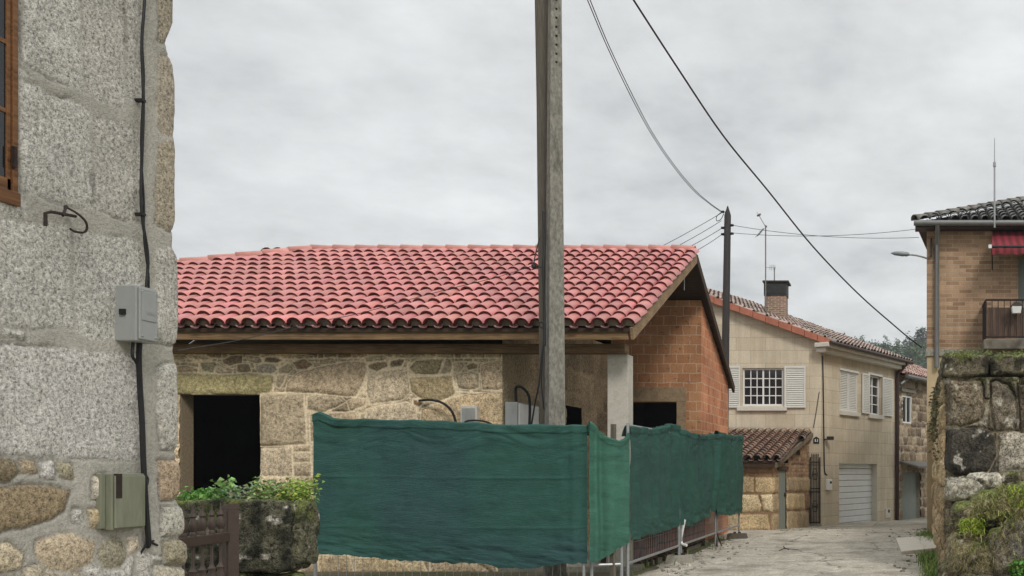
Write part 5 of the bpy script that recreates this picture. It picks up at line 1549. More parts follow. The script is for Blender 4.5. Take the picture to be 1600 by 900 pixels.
mb = MB(MS); mb.box(dh[1] - .22, dh[1] - .14, -.012, .02, .75, .85); mb.build('handle', M_iron, dr)
mb = MB(MS); mb.box(dh[0] - .2, dh[1] + .25, -.14, .03, dh[3] + .001, dh[3] + .10); mb.build('lintel', M_wooddark, sh_)
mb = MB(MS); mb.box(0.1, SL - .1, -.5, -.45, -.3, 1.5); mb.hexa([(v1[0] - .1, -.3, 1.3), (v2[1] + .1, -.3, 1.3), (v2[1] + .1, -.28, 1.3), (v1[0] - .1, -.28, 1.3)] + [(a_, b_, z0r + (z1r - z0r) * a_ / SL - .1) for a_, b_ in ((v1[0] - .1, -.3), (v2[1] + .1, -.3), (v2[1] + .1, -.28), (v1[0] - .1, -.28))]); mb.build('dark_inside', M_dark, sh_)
rt = MB(); ov = .18
sl_ = Vector((SD_[0], SD_[1], 0)).normalized()
e0 = Vector((SX + .10, YS - .22, z0r + .03)); e1 = Vector((SX0, YS - .22, z0r + .03)); t0 = Vector((SX + SD_[0] + .08, 29.96, z1r + .05)); t1 = Vector((SX0, 29.96, z1r + .05))
rt.ext([e0, e1, t1, t0], (0, 0, -.05)); rr = rt.build('roof', M_wooddark, sh_)
slp = Vector((0, 6.18, (z1r - z0r) + .02))
V, Fq, C = tile_roof((e0.x, YS - .25, z0r + .05), (1, 0, 0), slp, -3.2, 0.45, 17, .235, .36, lin(142, 112, 96), .16, seg=6, seed=12, stain=lin(92, 78, 68), grain=.5, clip=lambda u, v: u < .02 + v * (SD_[0] - .02) / 6.2)
arrays('roof_tiles', V, Fq, M_tile, rr, C)
MB().bar(e0 + Vector((.02, 0, -.11)), t0 + Vector((.02, 0, -.11)), .06, .13).build('barge_board', mat_wood('grey_timber', lin(150, 134, 114), lin(104, 90, 74)), sh_)
MB().box(SX0, SX + .08, YS - .20, YS - .14, z0r - .13, z0r - .01).build('fascia', M_wooddark, sh_)

t = thing('iron_gate', (X_(1274, 29.9), 29.9, ZG), 'narrow wrought-iron gate between the tiled shed and the tan house', 'gate')
yg = 29.93; g_ = lambda px, py: P(px, py, yg)
mb = MB(); x0, x1 = X_(1266, yg), X_(1281, yg); zb, zt = ZG + .08, Z_(716, yg)
for x in (x0, x1): mb.tube([(x, yg, zb), (x, yg, zt + .03)], .022, 6)
for z in (zb + .05, zt - .12, (zb + zt) / 2 - .03, (zb + zt) / 2 + .08): mb.tube([(x0, yg, z), (x1, yg, z)], .016, 6)
mb.build('frame', M_iron, t, smooth=True)
mb = MB()
for k in range(1, 6):
    x = x0 + (x1 - x0) * k / 6; mb.tube([(x, yg, zb), (x, yg, zt + .08)], .011, 5); mb.lathe((x, yg, zt + .08), [(.02, 0), (.018, .03), (.0, .08)], 6)
for zc in (zb + .55, zb + 1.55):
    for s_ in (-1, 1):
        mb.tube([(x0 + (x1 - x0) * .5 + s_ * .07 * math.sin(a), yg - .012, zc + .18 * math.cos(a)) for a in np.linspace(0, math.pi, 9)], .010, 5)
    mb.lathe((x0 + (x1 - x0) * .5, yg - .012, zc - .04), [(.0, 0), (.04, .04), (.0, .08)], 8)
mb.build('bars', M_iron, t, smooth=True)
mb = MB(); mb.box(x0 - .02, x1 + .05, yg - .12, yg + .2, ZG - .1, ZG + .07); mb.build('threshold', M_conc, t)

# ================================================================ grey rubble house beyond
ry_ = thing('rubble_house', (.8, 37, -.4), 'grey-brown rubble house with a pinkish roof beyond the brown downpipe', 'house')
GO = Vector((TX1, YT, 0)) + RD * (RL + .02); GO = (GO.x, GO.y); MG, gd_, gn_ = face_frame(GO, (RD.x, RD.y)); GL = 6.0
gu = lambda px: u_of(px, GO, gd_)
gz = lambda px, py: CH + (CY - py) / F * (GO[1] + gd_.y * gu(px))
wn = (gu(1410), gu(1425), gz(1417, 662), gz(1417, 618)); gdr = (gu(1410), gu(1438), -.9, gz(1424, 738))
cs_ = [lin(150, 134, 112), lin(128, 112, 92), lin(168, 152, 130), lin(112, 98, 84)]
ss = rows(0, GL, -.8, 5.1, (.22, .42), (.25, .6), lambda r: cs_[r.randrange(4)], .05, 1.0, .35, 23)
u = np.linspace(0, GL, 150); v = np.linspace(-.8, 5.05, 170); U2, Z2 = np.meshgrid(u, v)
dp, cc, gg, _ = stone_field(U2, Z2, ss, lin(170, 156, 134), gap=.03, warp=.05, wscale=4, rnd=.1, mgrain=.5, seed=81, rough_amp=.02, cvar=.2)
uc = (U2[:-1, :-1] + U2[1:, 1:]) / 2; zc = (Z2[:-1, :-1] + Z2[1:, 1:]) / 2
keep = np.ones_like(uc, bool)
for h in (wn, gdr): keep &= ~((uc > h[0]) & (uc < h[1]) & (zc > h[2]) & (zc < h[3]))
V = np.array([tuple(MG @ Vector((a, b, c))) for a, b, c in zip(U2.ravel(), dp.ravel() - .02, Z2.ravel())])
arrays('wall', V, grid_faces(150, 170, keep), M_stone, ry_, np.concatenate([cc.reshape(-1, 3), gg.reshape(-1, 1)], 1))
sash_window(MG, wn, 2, 1, ry_, depth=.05, fw=.07)
for h in (wn, gdr):
    a, b, c, d = h
    mb = MB(MG); mb.box(a - .1, a - .0, -.3, -.03, c, d); mb.box(b, b + .1, -.3, -.03, c, d); mb.box(a - .1, b + .1, -.3, -.03, d, d + .1)
    mb.build('reveal', M_conc, ry_)
mb = MB(MG); mb.box(wn[0] - .15, wn[1] + .25, -.02, .06, wn[3] + .12, wn[3] + .24); mb.build('lintel', M_conc, ry_, bevel=.01)
mb = MB(MG); mb.box(gdr[0] - .02, gdr[1] + .02, -.22, -.16, gdr[2], gdr[3] + .02); dr = mb.build('door', M_greydoor, ry_)
mb = MB(MG); mb.box(gdr[0] + .12, gdr[0] + .17, -.16, -.12, .3, .42); mb.build('handle', M_iron, dr)
mb = MB(MG); zc_ = gz(1420, 722)
mb.hexa([(gdr[0] - .25, .0, zc_ - .02), (gdr[1] + .4, .0, zc_ - .02), (gdr[1] + .4, .75, zc_ - .22), (gdr[0] - .25, .75, zc_ - .22), (gdr[0] - .25, .0, zc_ + .04), (gdr[1] + .4, .0, zc_ + .04), (gdr[1] + .4, .75, zc_ - .16), (gdr[0] - .25, .75, zc_ - .16)])
mb.build('canopy', M_gutter, ry_)
zeg = gz(1410, 590)
gO = Vector((GO[0], GO[1], 0)) + gn_ * .35 + Vector((0, 0, zeg + .05))
V, Fq, C = tile_roof(gO, RD, Vector((-gn_.x, -gn_.y, .42)), .0, GL + .3, 11, .24, .37, lin(182, 150, 138), .12, seg=5, seed=22, stain=lin(150, 122, 108), grain=.4)
rt = MB(); q0 = gO; q1 = gO + RD * (GL + .4); b0 = q0 - gn_ * 4.0 + Vector((0, 0, 1.68)); b1 = q1 - gn_ * 4.0 + Vector((0, 0, 1.68))
rt.ext([q0 - Vector((0, 0, .03)), q1 - Vector((0, 0, .03)), b1 - Vector((0, 0, .03)), b0 - Vector((0, 0, .03))], (0, 0, -.05)); rr = rt.build('roof', M_wooddark, ry_)
arrays('roof_tiles', V, Fq, M_tile, rr, C)
mb = MB(MG); mb.tube([(-.0, .42, zeg + .0), (GL, .42, zeg + .0)], .07, 8); mb.tube([(.25, .42, zeg - .02), (.12, .30, zeg - .16), (-.05, .2, zeg - .3)], .05, 8); mb.build('gutter', M_gutter, ry_, smooth=True)
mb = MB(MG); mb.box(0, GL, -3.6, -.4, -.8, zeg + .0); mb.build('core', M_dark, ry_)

# ================================================================ brick house
bh = thing('brick_house', (4, 24, 0), 'buff brick house with a dark tiled hip roof above the mossy wall', 'house')
YB = 22.0; BX = X_(1448, YB)
zbk = Z_(545, YB)
MBk, bd_, bn_ = face_frame((BX, YB), (1, 0))
bu = lambda px: X_(px, YB) - BX
dho = (bu(1591), bu(1591) + .95, zbk + .02, Z_(400, YB))
mb = MB(MBk); wall_holes(mb, 0, 9, zbk, 7.0, [dho], .2); mb.build('brick_wall', M_brickB, bh, recalc=False)
mb = MB(); mb.add([(BX, YB, zbk), (BX + .75, 32, zbk), (BX + .75, 32, 7), (BX, YB, 7)], [(0, 1, 2, 3)]); mb.build('brick_side_wall', M_brickB, bh)
mb = MB(); mb.hexa([(BX + .006, YB + .012, -1), (BX + 9, YB + .012, -1), (BX + 9, 32, -1), (BX + .76, 32, -1), (BX + .006, YB + .012, zbk - .17), (BX + 9, YB + .012, zbk - .17), (BX + 9, 32, zbk - .17), (BX + .76, 32, zbk - .17)])
mb.build('plaster_base', mat_flat('beige_plaster', lin(186, 166, 132), .9, 0, 2.5, .14, .2, .25, dirt=lin(140, 124, 98), dirt_amt=.6), bh)
mb = MB(); mb.box(BX - .02, BX + 9, YB - .03, YB + .4, zbk - .168, zbk - .002); mb.build('floor_band', M_conc, bh, bevel=.006)
mb = MB(MBk); mb.box(dho[0] + .02, dho[1] - .02, -.19, -.13, dho[2], dho[3]); mb.build('balcony_door', M_greydoor, bh)
# roof
ex0, ey0, ez0 = X_(1429, 21.7), 21.68, Z_(348, 21.7)
rp_ = .43; ap = 4.0
DKT = lin(84, 80, 75)
rt = MB(); A_ = (ex0, ey0, ez0); B__ = (ex0 + 12, ey0, ez0); Cc = (ex0 + 8, ey0 + ap, ez0 + ap * rp_); D_ = (ex0 + ap, ey0 + ap, ez0 + ap * rp_); E_ = (ex0 + 1.2, ey0 + 9, ez0)
rt.add([A_, B__, Cc, D_, E_, (ex0 + 9, ey0 + 9, ez0)], [(0, 1, 2, 3), (0, 3, 4), (2, 1, 5), (3, 2, 5, 4), (0, 4, 5, 1)])
rr = rt.build('roof', M_wooddark, bh)
V, Fq, C = tile_roof((ex0, ey0 - .03, ez0 + .02), (1, 0, 0), (0, 1, rp_), 0, 8, 11, .23, .37, DKT, .22, seg=6, seed=32, stain=lin(60, 60, 54), grain=.8, clip=lambda u, v: u > v * math.cos(math.atan(rp_)) - .05)
V2, F2, C2 = ridge_tiles((ex0, ey0, ez0 + .06), (ex0 + ap, ey0 + ap, ez0 + ap * rp_ + .08), lin(100, 96, 88), .11, .38, .2, seed=6, grain=.7)
V3, F3, C3 = ridge_tiles((ex0 + ap, ey0 + ap, ez0 + ap * rp_ + .08), (ex0 + 8, ey0 + ap, ez0 + ap * rp_ + .08), lin(100, 96, 88), .11, .38, .2, seed=7, grain=.7)
V, Fq, C = merge([(V, Fq, C), (V2, F2, C2), (V3, F3, C3)])
arrays('roof_tiles', V, Fq, M_tile, rr, C)
mb = MB(); mb.box(ex0 + .02, ex0 + 10, ey0 - .02, YB + .05, ez0 - .12, ez0 - .01); mb.build('soffit', M_brownpipe, bh)
mb = MB(); mb.tube([(ex0 - .02, ey0 - .08, ez0 - .03), (ex0 + 10, ey0 - .08, ez0 - .03)], .065, 10); gt_ = mb.build('gutter', M_gutter, bh, smooth=True)
xd = X_(1464, 21.9)
mb = MB(); mb.tube([(xd, ey0 - .08, ez0 - .06), (xd, ey0 + .12, ez0 - .32), (xd, YB - .07, ez0 - .45), (xd, YB - .07, Z_(575, YB))], .055, 10); mb.build('downpipe', M_gutter, bh, smooth=True)
mb = MB(); mb.box(BX + .08, BX + .12, YB - .10, YB, 6.35, 6.75); mb.build('wall_bracket', M_iron, bh)
# balcony
by0 = 21.1; bx0 = X_(1541, by0); bx1 = bx0 + 3.2
mb = MB(); mb.box(bx0 - .05, bx1, by0, YB, Z_(545, by0) + .0, Z_(530, by0)); bl = mb.build('balcony', mat_flat('stained_concrete', lin(120, 112, 100), .9, 0, 6, .25, .2, .3, dirt=lin(60, 58, 50), dirt_amt=.8), bh, bevel=.01)
mb = MB(); zr0, zr1 = Z_(528, by0), Z_(468, by0)
for z in (zr0 + .03, zr1): mb.tube([(bx0, by0 + .04, z), (bx1, by0 + .04, z)], .022, 6); mb.tube([(bx0, by0 + .04, z), (bx0, YB, z)], .022, 6)
n = 24
for k in range(n + 1): x = bx0 + (bx1 - bx0) * k / n; mb.tube([(x, by0 + .04, zr0), (x, by0 + .04, zr1)], .010, 5)
for k in range(1, 8): y = by0 + .04 + (YB - by0 - .04) * k / 8; mb.tube([(bx0, y, zr0), (bx0, y, zr1)], .012, 5)
mb.build('railing', M_iron, bl, smooth=True)
mb = MB(); mb.box(bx0 + .03, bx1, by0 + .10, by0 + .115, zr0 + .05, zr1 - .16)
pn = mb.build('rail_panel', mat_flat('brown_slatted_panel', lin(98, 78, 66), .8, 0, 7, .4, .2, .3, (6, 6, .6), dirt=lin(60, 46, 38), dirt_amt=.8), bl)
mb = MB(); mb.box(bx0 + .005, bx0 + .02, by0 + .08, YB - .02, zr0 + .02, zr1 - .03); mb.build('rail_panel', M_iron, bl)
t = thing('wall_lantern', P(1588, 484, 21.5), 'white lantern with a dark cap on the balcony of the brick house', 'lantern')
c = P(1588, 483, 21.0); mb = MB(); mb.hexa([(c.x - .09, c.y - .07, c.z - .10), (c.x + .09, c.y - .07, c.z - .10), (c.x + .09, c.y + .07, c.z - .10), (c.x - .09, c.y + .07, c.z - .10), (c.x - .11, c.y - .09, c.z + .06), (c.x + .11, c.y - .09, c.z + .06), (c.x + .11, c.y + .09, c.z + .06), (c.x - .11, c.y + .09, c.z + .06)])
mb.build('glass', M_white, t, bevel=.01)
mb = MB(); mb.hexa([(c.x - .13, c.y - .10, c.z + .062), (c.x + .13, c.y - .10, c.z + .062), (c.x + .13, c.y + .10, c.z + .062), (c.x - .13, c.y + .10, c.z + .062), (c.x - .05, c.y - .04, c.z + .15), (c.x + .05, c.y - .04, c.z + .15), (c.x + .05, c.y + .04, c.z + .15), (c.x - .05, c.y + .04, c.z + .15)])
mb.build('cap', M_iron, t)
mb = MB(); mb.tube([(c.x, c.y, c.z - .1), (c.x, c.y + .02, zr1 - .28)], .02, 6); mb.box(c.x - .08, c.x + .08, c.y - .02, c.y + .14, zr1 - .30, zr1 - .27); mb.build('foot', M_iron, t)
# awning
m, nt, b = new_mat('red_striped_canvas'); t_ = N(nt, 'ShaderNodeTexCoord'); wv = N(nt, 'ShaderNodeTexWave'); wv.inputs['Scale'].default_value = 1.9; wv.bands_direction = 'X'
L(nt, coords(nt, 'World'), wv.inputs[0]); L(nt, mix(nt, maprange(nt, wv.outputs['Fac'], .45, .55, 0, 1), lin(126, 34, 44), lin(96, 20, 30)), b.inputs['Base Color']); b.inputs['Roughness'].default_value = .8
M_awn = m
t = thing('awning', (X_(1580, 21.6), 21.9, Z_(360, 21.9)), 'red striped canvas awning over the balcony of the brick house', 'awning')
ax0, ax1 = X_(1551, 21.9), X_(1551, 21.9) + 1.9
zt_, zm_, zl_ = Z_(360, 21.95), Z_(385, 21.2), Z_(398, 21.2)
V, Fq = [], []; nx_, o = 60, 0
for j, (y, z) in enumerate(((21.97, zt_), (21.6, (zt_ + zm_) / 2 - .02), (21.22, zm_), (21.21, (zm_ + zl_) / 2), (21.215, zl_))):
    for i in range(nx_ + 1):
        x = ax0 - (.04 * j if j < 3 else .08) + (ax1 - ax0) * i / nx_
        V.append((x, y + (.012 * math.sin(i * .8) if j > 2 else 0), z + (.025 * abs(math.sin(i * .35)) if j == 4 else 0)))
arrays('canvas', V, grid_faces(nx_ + 1, 5), M_awn, t)
mb = MB(); mb.tube([(ax0 - .10, 21.23, zm_), (ax1, 21.23, zm_)], .03, 8); mb.tube([(ax0 - .08, 21.23, zm_), (ax0, 21.97, zm_ - .35)], .015, 6); mb.build('front_bar', M_black, t)
mb = MB(); mb.tube([(ax0 - .04, 21.93, zt_ + .02), (ax1, 21.93, zt_ + .02)], .04, 8); mb.build('roller', M_black, t)
mb = MB(); mb.box(ax0 - .16, ax0 - .09, 21.19, 21.27, zm_ - .04, zm_ + .04); mb.build('end_cap', M_white, t)
# mast and street lamp
t = thing('roof_mast', P(1554, 330, 22.3), 'tall thin mast rising above the eave of the brick house', 'mast')
ym = 21.55; MB().tube([P(1554, 356, ym), P(1554, 262, ym), P(1554, 252, ym), P(1554, 216, ym)], [.022, .02, .012, .008], 8).build('pole', M_galv, t, smooth=True)
mb = MB(); mb.lathe(P(1554, 257, ym), [(.0, -.06), (.035, -.05), (.035, .05), (0, .06)], 8); mb.build('clamp', M_galv, t)
mb = MB(); mb.tube([P(1554, 350, ym), Vector((P(1554, 350, ym).x, YB, P(1554, 350, ym).z))], .02, 6); mb.build('wall_bracket', M_iron, t)
t = thing('street_lamp', P(1447, 403, 22.05), 'slim grey street lamp on an arm from the brick house corner', 'street lamp')
yl = 21.95; MB().tube(curve([P(1449, 404, 22.03), P(1438, 400.5, yl), P(1428, 398.5, yl), P(1419, 398, yl)], 5), .022, 8).build('arm', M_galv, t, smooth=True)
h0_, h1_ = P(1421, 397.5, yl), P(1392, 395.5, yl)
mb = MB(); mb.tube([h0_, h0_.lerp(h1_, .15), h0_.lerp(h1_, .3), h0_.lerp(h1_, .34), h0_.lerp(h1_, .8), h1_], [.03, .055, .05, .06, .045, .01], 10)
mb.build('lamp_head', mat_flat('grey_lamp_metal', lin(128, 136, 140), .5, .3), t, smooth=True)

# ================================================================ mossy wall, bank and slab beside the lane
YW = 13.5
mw = thing('mossy_wall', (2, 13.6, 0), 'tall old wall of huge lichened stones with a moss-covered coping', 'wall')
def WP_(p): return (X_(p[0], YW), Z_(p[1], YW))
ss = []
def QP(pts, c, b=.05, g=1.2): ss.append(([WP_(p) for p in pts], c, b, g))
gA, gB, gD = lin(128, 118, 100), lin(152, 142, 124), lin(72, 68, 60)
QP([(1470, 596), (1505, 594), (1533, 595), (1538, 630), (1530, 655), (1505, 664), (1470, 664)], lin(122, 110, 92), .07)
QP([(1548, 597), (1556, 594), (1574, 600), (1587, 620), (1588, 650), (1582, 672), (1556, 673), (1550, 645)], lin(132, 122, 106), .08)
QP([(1468, 671), (1500, 668), (1535, 669), (1553, 680), (1557, 712), (1545, 738), (1495, 743), (1468, 730)], gD, .09)
QP([(1561, 680), (1582, 675), (1625, 676), (1625, 738), (1560, 740)], lin(156, 148, 134), .06)
QP([(1591, 600), (1625, 600), (1625, 672), (1594, 674)], lin(104, 92, 78), .05)
QP([(1466, 746), (1500, 744), (1540, 746), (1545, 775), (1500, 785), (1466, 780)], gB, .09)
QP([(1548, 744), (1590, 743), (1625, 744), (1625, 800), (1550, 800)], gA, .06)
ss += rows(.5, 5.0, -.1, 3.0, (.3, .55), (.4, .8), lambda r: [gA, gB, gD, lin(110, 100, 84)][r.randrange(4)], .07, 1.2, .2, 5)
x0w = X_(1477, YW); x1w = 4.6
u = np.concatenate([np.linspace(x0w, 2.1, 190)[:-1], np.linspace(2.1, x1w, 60)]); v = np.linspace(-.1, Z_(590, YW), 240); U2, Z2 = np.meshgrid(u, v)
dp, cc, gg, bst = stone_field(U2, Z2, ss, lin(150, 138, 116), gap=.02, warp=.035, wscale=5, rnd=.10, mgrain=.9, seed=91, rough_amp=.03, mdisp=-.02, cvar=.22, crack=1.2)
lich = .5 * sstep(.36, .50, fbm(U2 * 7, Z2 * 7, 0, 95, 3)); lich2 = sstep(.12, .3, fbm(U2 * 2.5, Z2 * 2.5, 0, 97, 5)) * sstep(.0, .25, fbm(U2 * 14, Z2 * 14, 0, 98, 3))
dkp = sstep(.05, .35, fbm(U2 * 3.2, Z2 * 3.2, 0, 99, 5))
cc = cc * (1 - .42 * dkp[..., None])
cc = cc * (1 - lich[..., None]) + np.array(lin(206, 200, 186)) * lich[..., None]
cc = cc * (1 - .6 * lich2[..., None]) + .6 * np.array(lin(170, 164, 148)) * lich2[..., None]
mo = sstep(.1, .4, fbm(U2 * 3, Z2 * 3, 0, 101, 4)) * sstep(2.6, 2.95, Z2 + .2 * fbm(U2 * 4, Z2 * 4, 0, 5)) * .7
cc = cc * (1 - mo[..., None]) + np.array(lin(98, 108, 56)) * mo[..., None]
dp = dp * sstep(x0w, x0w + .08, U2) - .10 * sstep(x0w + .10, x0w, U2) * 1.0
ed = .03 * fbm(Z2 * 4, Z2 * 0, 0, 6)
U3 = U2 + ed * sstep(x0w + .4, x0w, U2)
Vf = np.stack([U3, YW - dp, Z2], -1)
arrays('face', Vf, grid_faces(len(u), len(v)), M_moss, mw, np.concatenate([cc.reshape(-1, 3), gg.reshape(-1, 1)], 1))
# end face along the lane
ln0, ln1 = YW, 21.9
v2 = np.linspace(ln0, ln1, 220); V2, Z3 = np.meshgrid(v2, np.linspace(-.2, Z_(590, YW), 160))
ss2 = rows(13.3, 22, -.2, 3.0, (.25, .5), (.5, 1.2), lambda r: [lin(186, 164, 128), lin(164, 142, 110), lin(200, 178, 144)][r.randrange(3)], .06, 1.0, .25, 15)
d2, c2, g2, _ = stone_field(V2, Z3, ss2, lin(186, 168, 136), gap=.02, warp=.07, wscale=3, rnd=.12, mgrain=.8, seed=111, rough_amp=.035, mdisp=-.02, cvar=.22)
ivy = sstep(.0, .3, fbm(V2 * 1.2, Z3 * 2, 0, 116, 4) + (Z3 - 2.1) * .5)
c2 = c2 * (1 - ivy[..., None] * .35) + np.array(lin(92, 92, 62)) * ivy[..., None] * .35
xend = np.interp(V2, [ln0, ln1], [x0w, .88])
d2 = d2 * sstep(ln0, ln0 + .2, V2) + .03 * fbm(V2 * .8, Z3 * .8, 0, 118) * sstep(ln0, ln0 + .3, V2)
off0 = (.03 * fbm(Z3 * 4, Z3 * 0, 0, 6)) * (1 - sstep(ln0, ln0 + .5, V2))
arrays('lane_face', np.stack([xend - d2 + off0, V2 - (-.10) * (1 - sstep(ln0, ln0 + .1, V2)), Z3], -1), grid_faces(220, 160), M_moss, mw, np.concatenate([c2.reshape(-1, 3), g2.reshape(-1, 1)], 1))
# coping stones with moss
mossc = lin(106, 114, 62)
zt = Z_(552, YW)
parts = []
for i, (a, b, hh) in enumerate(((1472, 1546, .34), (1549, 1625, .32), (1628, 1720, .34), (1722, 1800, .33))):
    xa, xb = X_(a, YW), X_(b, YW)
    parts.append(rock(((xa + xb) / 2, YW + .42, zt - hh / 2), ((xb - xa) * 1.02, 1.05, hh), 130 + i, lin(112, 104, 86), mossc, .10, 50, 7, .07, lin(66, 62, 50), 3.0, 1.1))
for i in range(9):
    y = 14.5 + i * .82
    parts.append(rock((np.interp(y, [13.5, 22], [x0w, .88]) + .32, y, zt - .17 + .03 * (i % 2)), (.74, .86, .36), 150 + i, lin(112, 104, 86), mossc, .2, 22, 5, .14, lin(66, 62, 50), 2.0, 1.0))
V, Fq, C = merge(parts); arrays('coping', V, Fq, M_moss, mw, C)
MB().box(x0w + .16, x1w, YW + .12, 21.8, -.2, Z_(590, YW) - .04).build('fill', M_earth, mw)

# rubble bank in front of the wall
bk = thing('rubble_bank', (1.2, 12.4, 0), 'mossy rubble bank overgrown with yellow-green grass at the wall foot', 'bank')
parts = []
bc, bd2 = lin(132, 122, 98), lin(74, 68, 54)
def R(px, py, Y, w_, h_, dpt, sd_, m=.3, c=bc, ns=26, p=3, amp=.22):
    q = P(px, py, Y); parts.append(rock(tuple(q), (w_, dpt, h_), sd_, c, lin(100, 106, 60), m - .26, ns, p, amp, bd2, 2.2, 1.1))
R(1505, 765, 13.2, .55, .34, .5, 201, -.05, lin(176, 170, 154)); R(1545, 752, 13.25, .7, .26, .5, 202, -.1, lin(186, 180, 164)); R(1590, 752, 13.2, .6, .3, .5, 203, .25)
R(1508, 808, 12.9, .40, .44, .5, 204, .42); R(1550, 795, 12.9, .62, .50, .6, 205, .55); R(1600, 790, 12.9, .7, .6, .6, 206, .6)
R(1502, 872, 12.6, .42, .62, .7, 207, .12); R(1535, 880, 12.4, .45, .6, .7, 208, .1); R(1568, 868, 12.3, .42, .7, .7, 209, .15, lin(120, 112, 96)); R(1588, 850, 12.2, .42, .62, .5, 210, -.05, lin(126, 120, 112)); R(1620, 860, 12.2, .5, .8, .7, 211, .1)
R(1485, 905, 12.7, .35, .5, .6, 212, .2); R(1525, 930, 12.3, .6, .6, .8, 213, .1); R(1580, 935, 12.1, .7, .6, .8, 214, .1); R(1660, 830, 12.6, .8, 1.1, 1.0, 215, .5); R(1720, 830, 12.6, .9, 1.2, 1.0, 216, .5); R(1640, 930, 12.1, .9, .8, .9, 217, .3)
V, Fq, C = merge(parts); arrays('stones', V, Fq, M_moss, bk, C)
MB().hexa([(X_(1492, 13), 12.7, -.1), (3.4, 12.4, -.1), (3.4, 13.5, -.1), (X_(1492, 13.4), 13.5, -.1), (X_(1500, 13), 12.95, .75), (3.4, 12.75, .95), (3.4, 13.5, 1.1), (X_(1500, 13.4), 13.5, .95)]).build('earth_core', M_earth, bk)

rg = np.random.default_rng(77)
gy1, gy2, gy3, gst = lin(140, 152, 68), lin(100, 120, 56), lin(164, 164, 88), lin(160, 144, 106)
pts = []
def strew(n, px0, px1, py0, py1, Y0, Y1):
    for _ in range(n):
        px, py, Y = rg.uniform(px0, px1), rg.uniform(py0, py1), rg.uniform(Y0, Y1); pts.append(tuple(P(px, py, Y)))
strew(330, 1530, 1610, 775, 815, 12.15, 12.7); strew(190, 1556, 1615, 758, 785, 12.5, 12.95); strew(130, 1515, 1560, 785, 815, 12.3, 12.7)
p_keep = pts; pts = []; strew(300, 1500, 1538, 814, 838, 12.2, 12.55); strew(160, 1575, 1612, 762, 800, 12.3, 12.6)
a0 = grass_blades(pts, .13, rg, [lin(168, 188, 66), lin(186, 196, 88), lin(140, 166, 58)], 1.4, .007, (-.3, -.7, 0)); pts = p_keep
a = grass_blades(pts, .15, rg, [gy1, gy2, gy3, gst, gst], 1.5, .006, (-.3, -.7, 0))
pts = []
strew(420, 1488, 1600, 835, 895, 11.95, 12.2); strew(200, 1560, 1610, 800, 850, 11.9, 12.15)
b_ = grass_blades(pts, .20, rg, [gst, gy3, gy2, gst], 1.5, .005, (-.2, -.7, 0))
V, Fq, C = merge([a0, a, b_]); arrays('grass', V, Fq, M_leaf, None, C, smooth=False, kind='stuff', label='drooping yellow-green grass over the rubble bank', cat='grass')
pts = []
for _ in range(900):
    y = rg.uniform(12.8, 16.2); x = rg.uniform(.40, .78) + rg.normal(0, .05); pts.append((x, y, 0))
for _ in range(700):
    y = rg.normal(20.2, .7); x = np.interp(y, [13.5, 22], [x0w, .84]) - abs(rg.normal(.02, .16)); pts.append((x, y, 0))
for _ in range(90):
    y = rg.uniform(12.6, 20.5); pts.append((rg.normal(-3.62, .14), y, 0))
V, Fq, C = grass_blades(pts, .16, rg, [lin(96, 126, 48), lin(78, 110, 44), lin(124, 140, 60)], .8, .007)
arrays('verge_grass', V, Fq, M_leaf, None, C, smooth=False, kind='stuff', label='green grass tufts along the edges of the lane', cat='grass')
gp = []
for _ in range(420):
    y = rg.uniform(12.4, 26) ; side = rg.uniform() < .55
    x = (-3.45 + abs(rg.normal(0, .35)) if y < 20.8 else rg.uniform(-3, 1)) if side else np.interp(y, [12, 16, 20, 26], [.5, .45, .5, 1.0]) - abs(rg.normal(0, .3))
    gp.append(rock((x, y, float(g0(x, y)) + .012), (rg.uniform(.02, .06), rg.uniform(.02, .06), rg.uniform(.015, .03)), int(rg.integers(999)), lin(*(rg.uniform(110, 180) * np.array((1, .96, .88)))), (.1, .1, .05), -2, 4, 3, .2))
V, Fq, C = merge(gp); arrays('gravel', V, Fq, M_moss, None, C, kind='stuff', label='loose gravel along the lane edges', cat='gravel')
# moss and tiny plants on the coping and wall corner
cen = [tuple(P(rg.uniform(1476, 1560), rg.uniform(549, 556), rg.uniform(13.1, 13.7))) for _ in range(110)] + [tuple(P(rg.uniform(1560, 1620), rg.uniform(551, 555), rg.uniform(13.2, 13.8))) for _ in range(60)]
V, Fq, C = leaf_cluster(cen, .035, 6, (.03, .04, .015), rg, col=lin(112, 120, 70))
arrays('moss', V, Fq, M_leaf, None, C, smooth=False, kind='stuff', label='green moss growing along the coping of the old wall', cat='moss')
cen = []
for _ in range(190):
    y = rg.uniform(14.0, 20.5); z = rg.uniform(2.3, 2.98) - abs(rg.normal(0, .3)); cen.append((np.interp(y, [13.5, 22], [x0w, .88]) - .04 - abs(rg.normal(0, .03)), y, z))
V, Fq, C = leaf_cluster(cen, .07, 4, (.03, .08, .08), rg, col=lin(92, 92, 62))
arrays('ivy', V, Fq, M_leaf, None, C, smooth=False, label='dull green ivy hanging down the lane end of the old wall', cat='ivy')
cen = [tuple(P(rg.uniform(1584, 1606), rg.uniform(878, 900), rg.uniform(11.88, 11.95))) for _ in range(130)]
V, Fq, C = leaf_cluster(cen, .06, 4, (.03, .03, .03), rg, col=lin(84, 124, 52))
arrays('nettle_weed', V, Fq, M_leaf, None, C, smooth=False, label='small leafy green weed low on the rubble bank', cat='plant')
mb = MB(); s0 = [P(1400, 846, 19.6), P(1462, 838, 20.6), P(1466, 858, 17.2), P(1408, 865, 16.4)]
s0 = [Vector((p.x, p.y, .0)) for p in s0]
